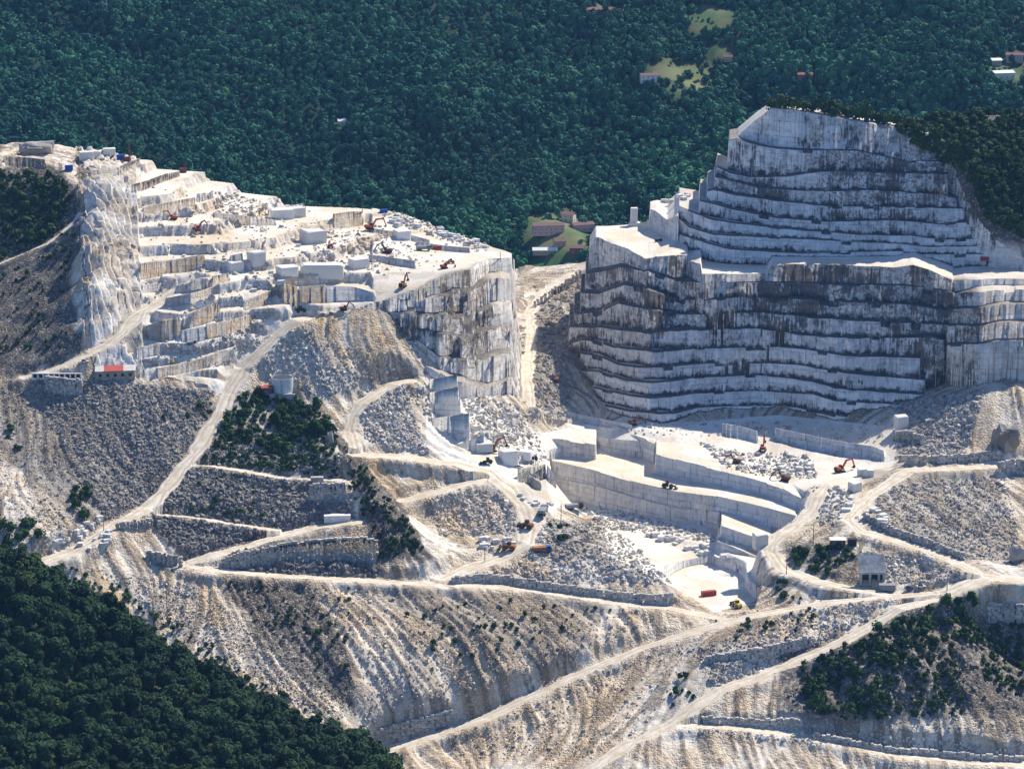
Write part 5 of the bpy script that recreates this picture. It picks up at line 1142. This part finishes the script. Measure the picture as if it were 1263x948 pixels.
# long low shed with the red roof
x, y, z = cast(MCUM, 141, 467); t = thing('roofed_shed', 'long low shed with red and white sheet roof on the stacked wall', 'shed', (x, y + 4, z - .3), R(8))
MB().box((0, 0, 2.0), (21, 8, 5.0)).part('wall', M_STONEW, t)
MB().prism([(-4.6, 4.5), (4.6, 5.6), (4.6, 5.8), (-4.6, 4.75)], -10.8, -6).part('roof', M_WROOF, t); 
for o_, m_, a, b_ in ((0, M_REDROOF, -6.0, 4.4), (0, M_WROOF, 4.42, 11)): 
    q = MB().prism([(-4.6, 4.5), (4.6, 5.6), (4.6, 5.8), (-4.6, 4.75)], a, b_); q.part('roof', m_, t)
for ch_ in [c for c in t.children if c.name.startswith('roof')]:
    for v in ch_.data.vertices: v.co = Vector((v.co.y, v.co.x, v.co.z))
for i in range(5): MB().box((-8 + i * 4, -4.02, 2.3), (1.6, .12, 1.6)).part('window', M_WIN, t)
# white parapet with openings
x, y, z = cast(MCUM, 70, 467); t = thing('parapet', 'long low white parapet with openings left of the red roofed shed', 'parapet', (x, y, z - .2), R(0))
b = MB().box((0, 0, 3.1), (27, .8, .5)).box((0, 0, .2), (27, .7, .9))
for i in range(10): b.box((-13 + i * 2.9, 0, 1.7), (.8, .6, 2.6))
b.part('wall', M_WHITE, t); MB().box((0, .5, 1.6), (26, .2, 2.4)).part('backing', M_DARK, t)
# concrete gate building
x, y, z = cast(MCUM, 1076, 723); t = thing('concrete_gate', 'grey concrete portal with dark openings beside the road junction', 'portal', (x, y + 3, z - .4), R(0), None, .85)
for px_ in (-6.5, -1.2, 4.0, 6.8): MB().box((px_, 0, 3.6), (1.3, 3, 7.6)).part('pillar', M_CONC, t)
MB().box((0, 0, 7.9), (15.2, 3.4, 1.2)).part('lintel', M_CONC, t)
MB().box((0, 1.2, 3.5), (13, .5, 7)).part('backing', M_DARK, t)
b = MB(); b.prism([(-1.5, 8.5), (-1.2, 8.5), (6.5, 17), (6.5, 16.5)], -8, 7.6); b.v = [(q[1], q[0], q[2]) for q in b.v]; b.part('sloping_slab', M_CONC, t)
# stone pillar left standing on the terrace
x, y, z = cast(MCUM, 782, 279); t = thing('rock_pillar', 'square pale rock pillar left standing on the mountain terrace', 'rock pillar', (x, y + 2, z - .5), R(6))
MB().box((0, 0, 6), (4.2, 4.0, 12), jit=.15).part('shaft', M_BLOCK, t); MB().box((.3, -.6, 1.2), (7, 6, 2.6), jit=.4).part('base', M_BLOCK, t)

# ------------------------------------------------------------------ masts, poles and cables
def pole(px, py, H, label, arm=True, group=None):
    x, y, z = cast(MCUM, px, py); t = thing('utility_pole', label, 'pole', (x, y, z - .3), 0, group)
    MB().tube((0, 0, 0), (0, 0, H), .22, .14, 8).part('shaft', M_WOOD, t)
    if arm: MB().box((0, 0, H - .5), (2.2, .14, .18)).part('crossarm', M_WOOD, t)
    return (x, y, z + H)
for q in [(128, 655, 8, 'wooden pole at the roadside above the near wood', True), (1003, 671, 11, 'tall pole beside the pit road above the overgrown mound', True), (692, 641, 9, 'slim pole standing on the rocky knoll', False), (598, 692, 8, 'slim pole in front of the stacked slabs', False), (970, 708, 10, 'pole at the foot of the pit road beside the tall bush', True), (368, 480, 8, 'pole right of the water tank', True), (377, 262, 7, 'thin mast on the rim behind the cut blocks', False), (343, 250, 5, 'thin short mast on the far rim of the left quarry', False), (447, 262, 7, 'thin mast on the rim above the tan face', False), (617, 322, 6, 'thin mast at the very tip of the plateau', False), (1168, 728, 7, 'pole at the road junction', True), (283, 331, 6, 'thin pole on the tan bench', False)]: pole(q[0], q[1], q[2], q[3], q[4])
def lattice(px, py, H, label, w=1.2):
    x, y, z = cast(MCUM, px, py); t = thing('derrick_mast', label, 'mast', (x, y, z - .3)); b = MB()
    for i, j in ((-1, -1), (1, -1), (1, 1), (-1, 1)): b.tube((i * w / 2, j * w / 2, 0), (i * w / 4, j * w / 4, H), .14, .10, 6)
    n = int(H / 1.3)
    for k in range(n):
        f0, f1 = 1 - .5 * k / n, 1 - .5 * (k + 1) / n
        for (i, j), (i2, j2) in (((-1, -1), (1, -1)), ((1, -1), (1, 1)), ((1, 1), (-1, 1)), ((-1, 1), (-1, -1))): b.tube((i * w / 2 * f0, j * w / 2 * f0, H * k / n), (i2 * w / 2 * f1, j2 * w / 2 * f1, H * (k + 1) / n), .07, .07, 5)
    b.part('lattice', M_BROWN, t); MB().box((0, 0, H), (1.2, 1.0, .6)).part('head', M_DARK, t); MB().box((-1.8, 0, 1.5), (4, 2.6, 3.2)).part('winch_house', M_BROWN, t)
    return Vector((x, y, z + H))
A = lattice(160, 199, 12.0, 'rusty lattice derrick mast on the upper rim of the left quarry'); B_ = lattice(229, 213, 7.0, 'lower lattice mast carrying the cable along the rim', 1.0); C_ = lattice(259, 219, 6.0, 'smallest lattice mast next to the white cabin', .8)
def cable(pts, sag, label, r=.10):
    b = MB(); P_ = []
    for a, c in zip(pts[:-1], pts[1:]):
        for i in range(16):
            f = i / 16; p = a.lerp(c, f); p.z -= sag * 4 * f * (1 - f); P_.append(p)
    P_.append(pts[-1])
    for a, c in zip(P_[:-1], P_[1:]): b.tube(a, c, r, r, 5)
    tag(put('cable', b.mesh('cable', M_DARK)), label, 'cable')
cable([A, B_], 3.0, 'sagging steel cable from the derrick to the lower mast'); cable([B_, C_], 1.2, 'short cable from the lower mast to the smallest mast'); cable([A, Vector(cast(MCUM, 128, 200))], 1.0, 'stay cable running left from the derrick mast')

# ------------------------------------------------------------------ houses in the wooded valley
def far_cast(px, py):
    u, s = ray(px, py); ys = np.arange(1800, 2900, 1.0); zf = far_z(float(u) * ys, ys); k_ = int(np.argmax(zf >= float(s) * ys)); return float(u) * ys[k_], ys[k_], zf[k_]
HOUSES = [
 (744, 19, 17, 9, 5.5, 5, M_PINK, M_PURPLE, 'pink house with old tile roof, largest of the three at the top', 4), (768, 24, 11, 8, 5, -20, M_CREAM, M_PURPLE, 'small cream house at the right end of the top cluster', 2), (728, 18, 9, 7, 4.5, 12, M_PINK, M_TILE, 'small house at the left end of the top cluster', 2),
 (801, 101, 17, 9, 5.8, 8, M_WHITE, M_PURPLE, 'white house at the edge of the hillside meadow', 4), (993, 99, 13, 8, 5, -10, M_TILE, M_TILE, 'lone house with red roof in the trees above the mountain', 2), (1236, 97, 19, 10, 5, 14, M_CREAM, M_WHITE, 'long pale house among the trees at the far right', 4), (1251, 76, 15, 9, 6, -8, M_PINK, M_PURPLE, 'pinkish house higher up at the far right', 3), (1228, 80, 9, 7, 4, 10, M_STONEW, M_WHITE, 'small grey building at the far right slope', 2),
 (676, 288, 25, 10, 7, 5, M_PINK, M_PURPLE, 'long pink house of two storeys in the valley village', 6), (700, 273, 12, 9, 6, -18, M_CREAM, M_PURPLE, 'highest house of the valley village', 3), (718, 284, 18, 9, 5, 22, M_PINK, M_PURPLE, 'house with wide purplish roof right of the long pink house', 3), (672, 313, 19, 7, 3, 2, M_STONEW, M_WHITE, 'long low shed with white roof below the village houses', 3), (712, 312, 11, 8, 4.5, -10, M_PURPLE, M_PURPLE, 'purplish roofed house at the lower edge of the village', 2), (690, 303, 9, 6, 3.5, 12, M_STONEW, M_PURPLE, 'small stone outbuilding in the village terraces', 2),
 (422, 155, 7, 5, 3.5, 5, M_CREAM, M_WHITE, 'tiny pale hut lost in the forest', 1), (898, 75, 8, 6, 3.5, -5, M_STONEW, M_PURPLE, 'little stone barn beside the upper clearing', 1), (905, 108, 6, 4, 3, 5, M_WHITE, M_WHITE, 'tiny white shed right of the hillside meadow', 1)]
for px, py, L, W, H, rz, wm, rm, lb, nw in HOUSES:
    hut(0, 0, L, W, H, R(rz), wm, rm, lb, 1.8, 'house', nw, True, at=far_cast(px, py), cat='house')
def lawn_strip(): pass
# pylon on the hillside
x, y, z = far_cast(130, 22); t = thing('power_pylon', 'thin steel pylon rising from the forest at the top left', 'pylon', (x, y, z)); b = MB(); H = 34
for i, j in ((-1, -1), (1, -1), (1, 1), (-1, 1)): b.tube((i * 2.6, j * 2.6, 0), (i * .4, j * .4, H), .16, .12, 5)
for k_ in range(10):
    f0, f1 = 1 - .85 * k_ / 10, 1 - .85 * (k_ + 1) / 10
    for (i, j), (i2, j2) in (((-1, -1), (1, -1)), ((1, -1), (1, 1)), ((1, 1), (-1, 1)), ((-1, 1), (-1, -1))): b.tube((i * 2.6 * f0, j * 2.6 * f0, H * k_ / 10), (i2 * 2.6 * f1, j2 * 2.6 * f1, H * (k_ + 1) / 10), .08, .08, 4)
b.part('lattice', M_GREY, t)
for h in (26, 30): MB().box((0, 0, h), (11 - (h - 26), .3, .35)).part('crossarm', M_GREY, t)

# ------------------------------------------------------------------ air between here and the far hillside
b = MB().box((0, 1550, -60), (2600, 3400, 960)); hz = put('haze', b.mesh('haze', M_GREY)); hz['kind'] = 'stuff'; hz['label'] = 'thin blue summer haze filling the valley'
mz = bpy.data.materials.new('haze_air'); mz.use_nodes = True; tz = mz.node_tree; tz.nodes.remove(tz.nodes['Principled BSDF'])
pv = tz.nodes.new('ShaderNodeVolumePrincipled'); pv.inputs['Color'].default_value = (.25, .52, 1.0, 1); pv.inputs['Density'].default_value = HAZE_DENSITY; pv.inputs['Anisotropy'].default_value = 0.0
tz.links.new(pv.outputs[0], tz.nodes['Material Output'].inputs['Volume']); hz.data.materials.clear(); hz.data.materials.append(mz)
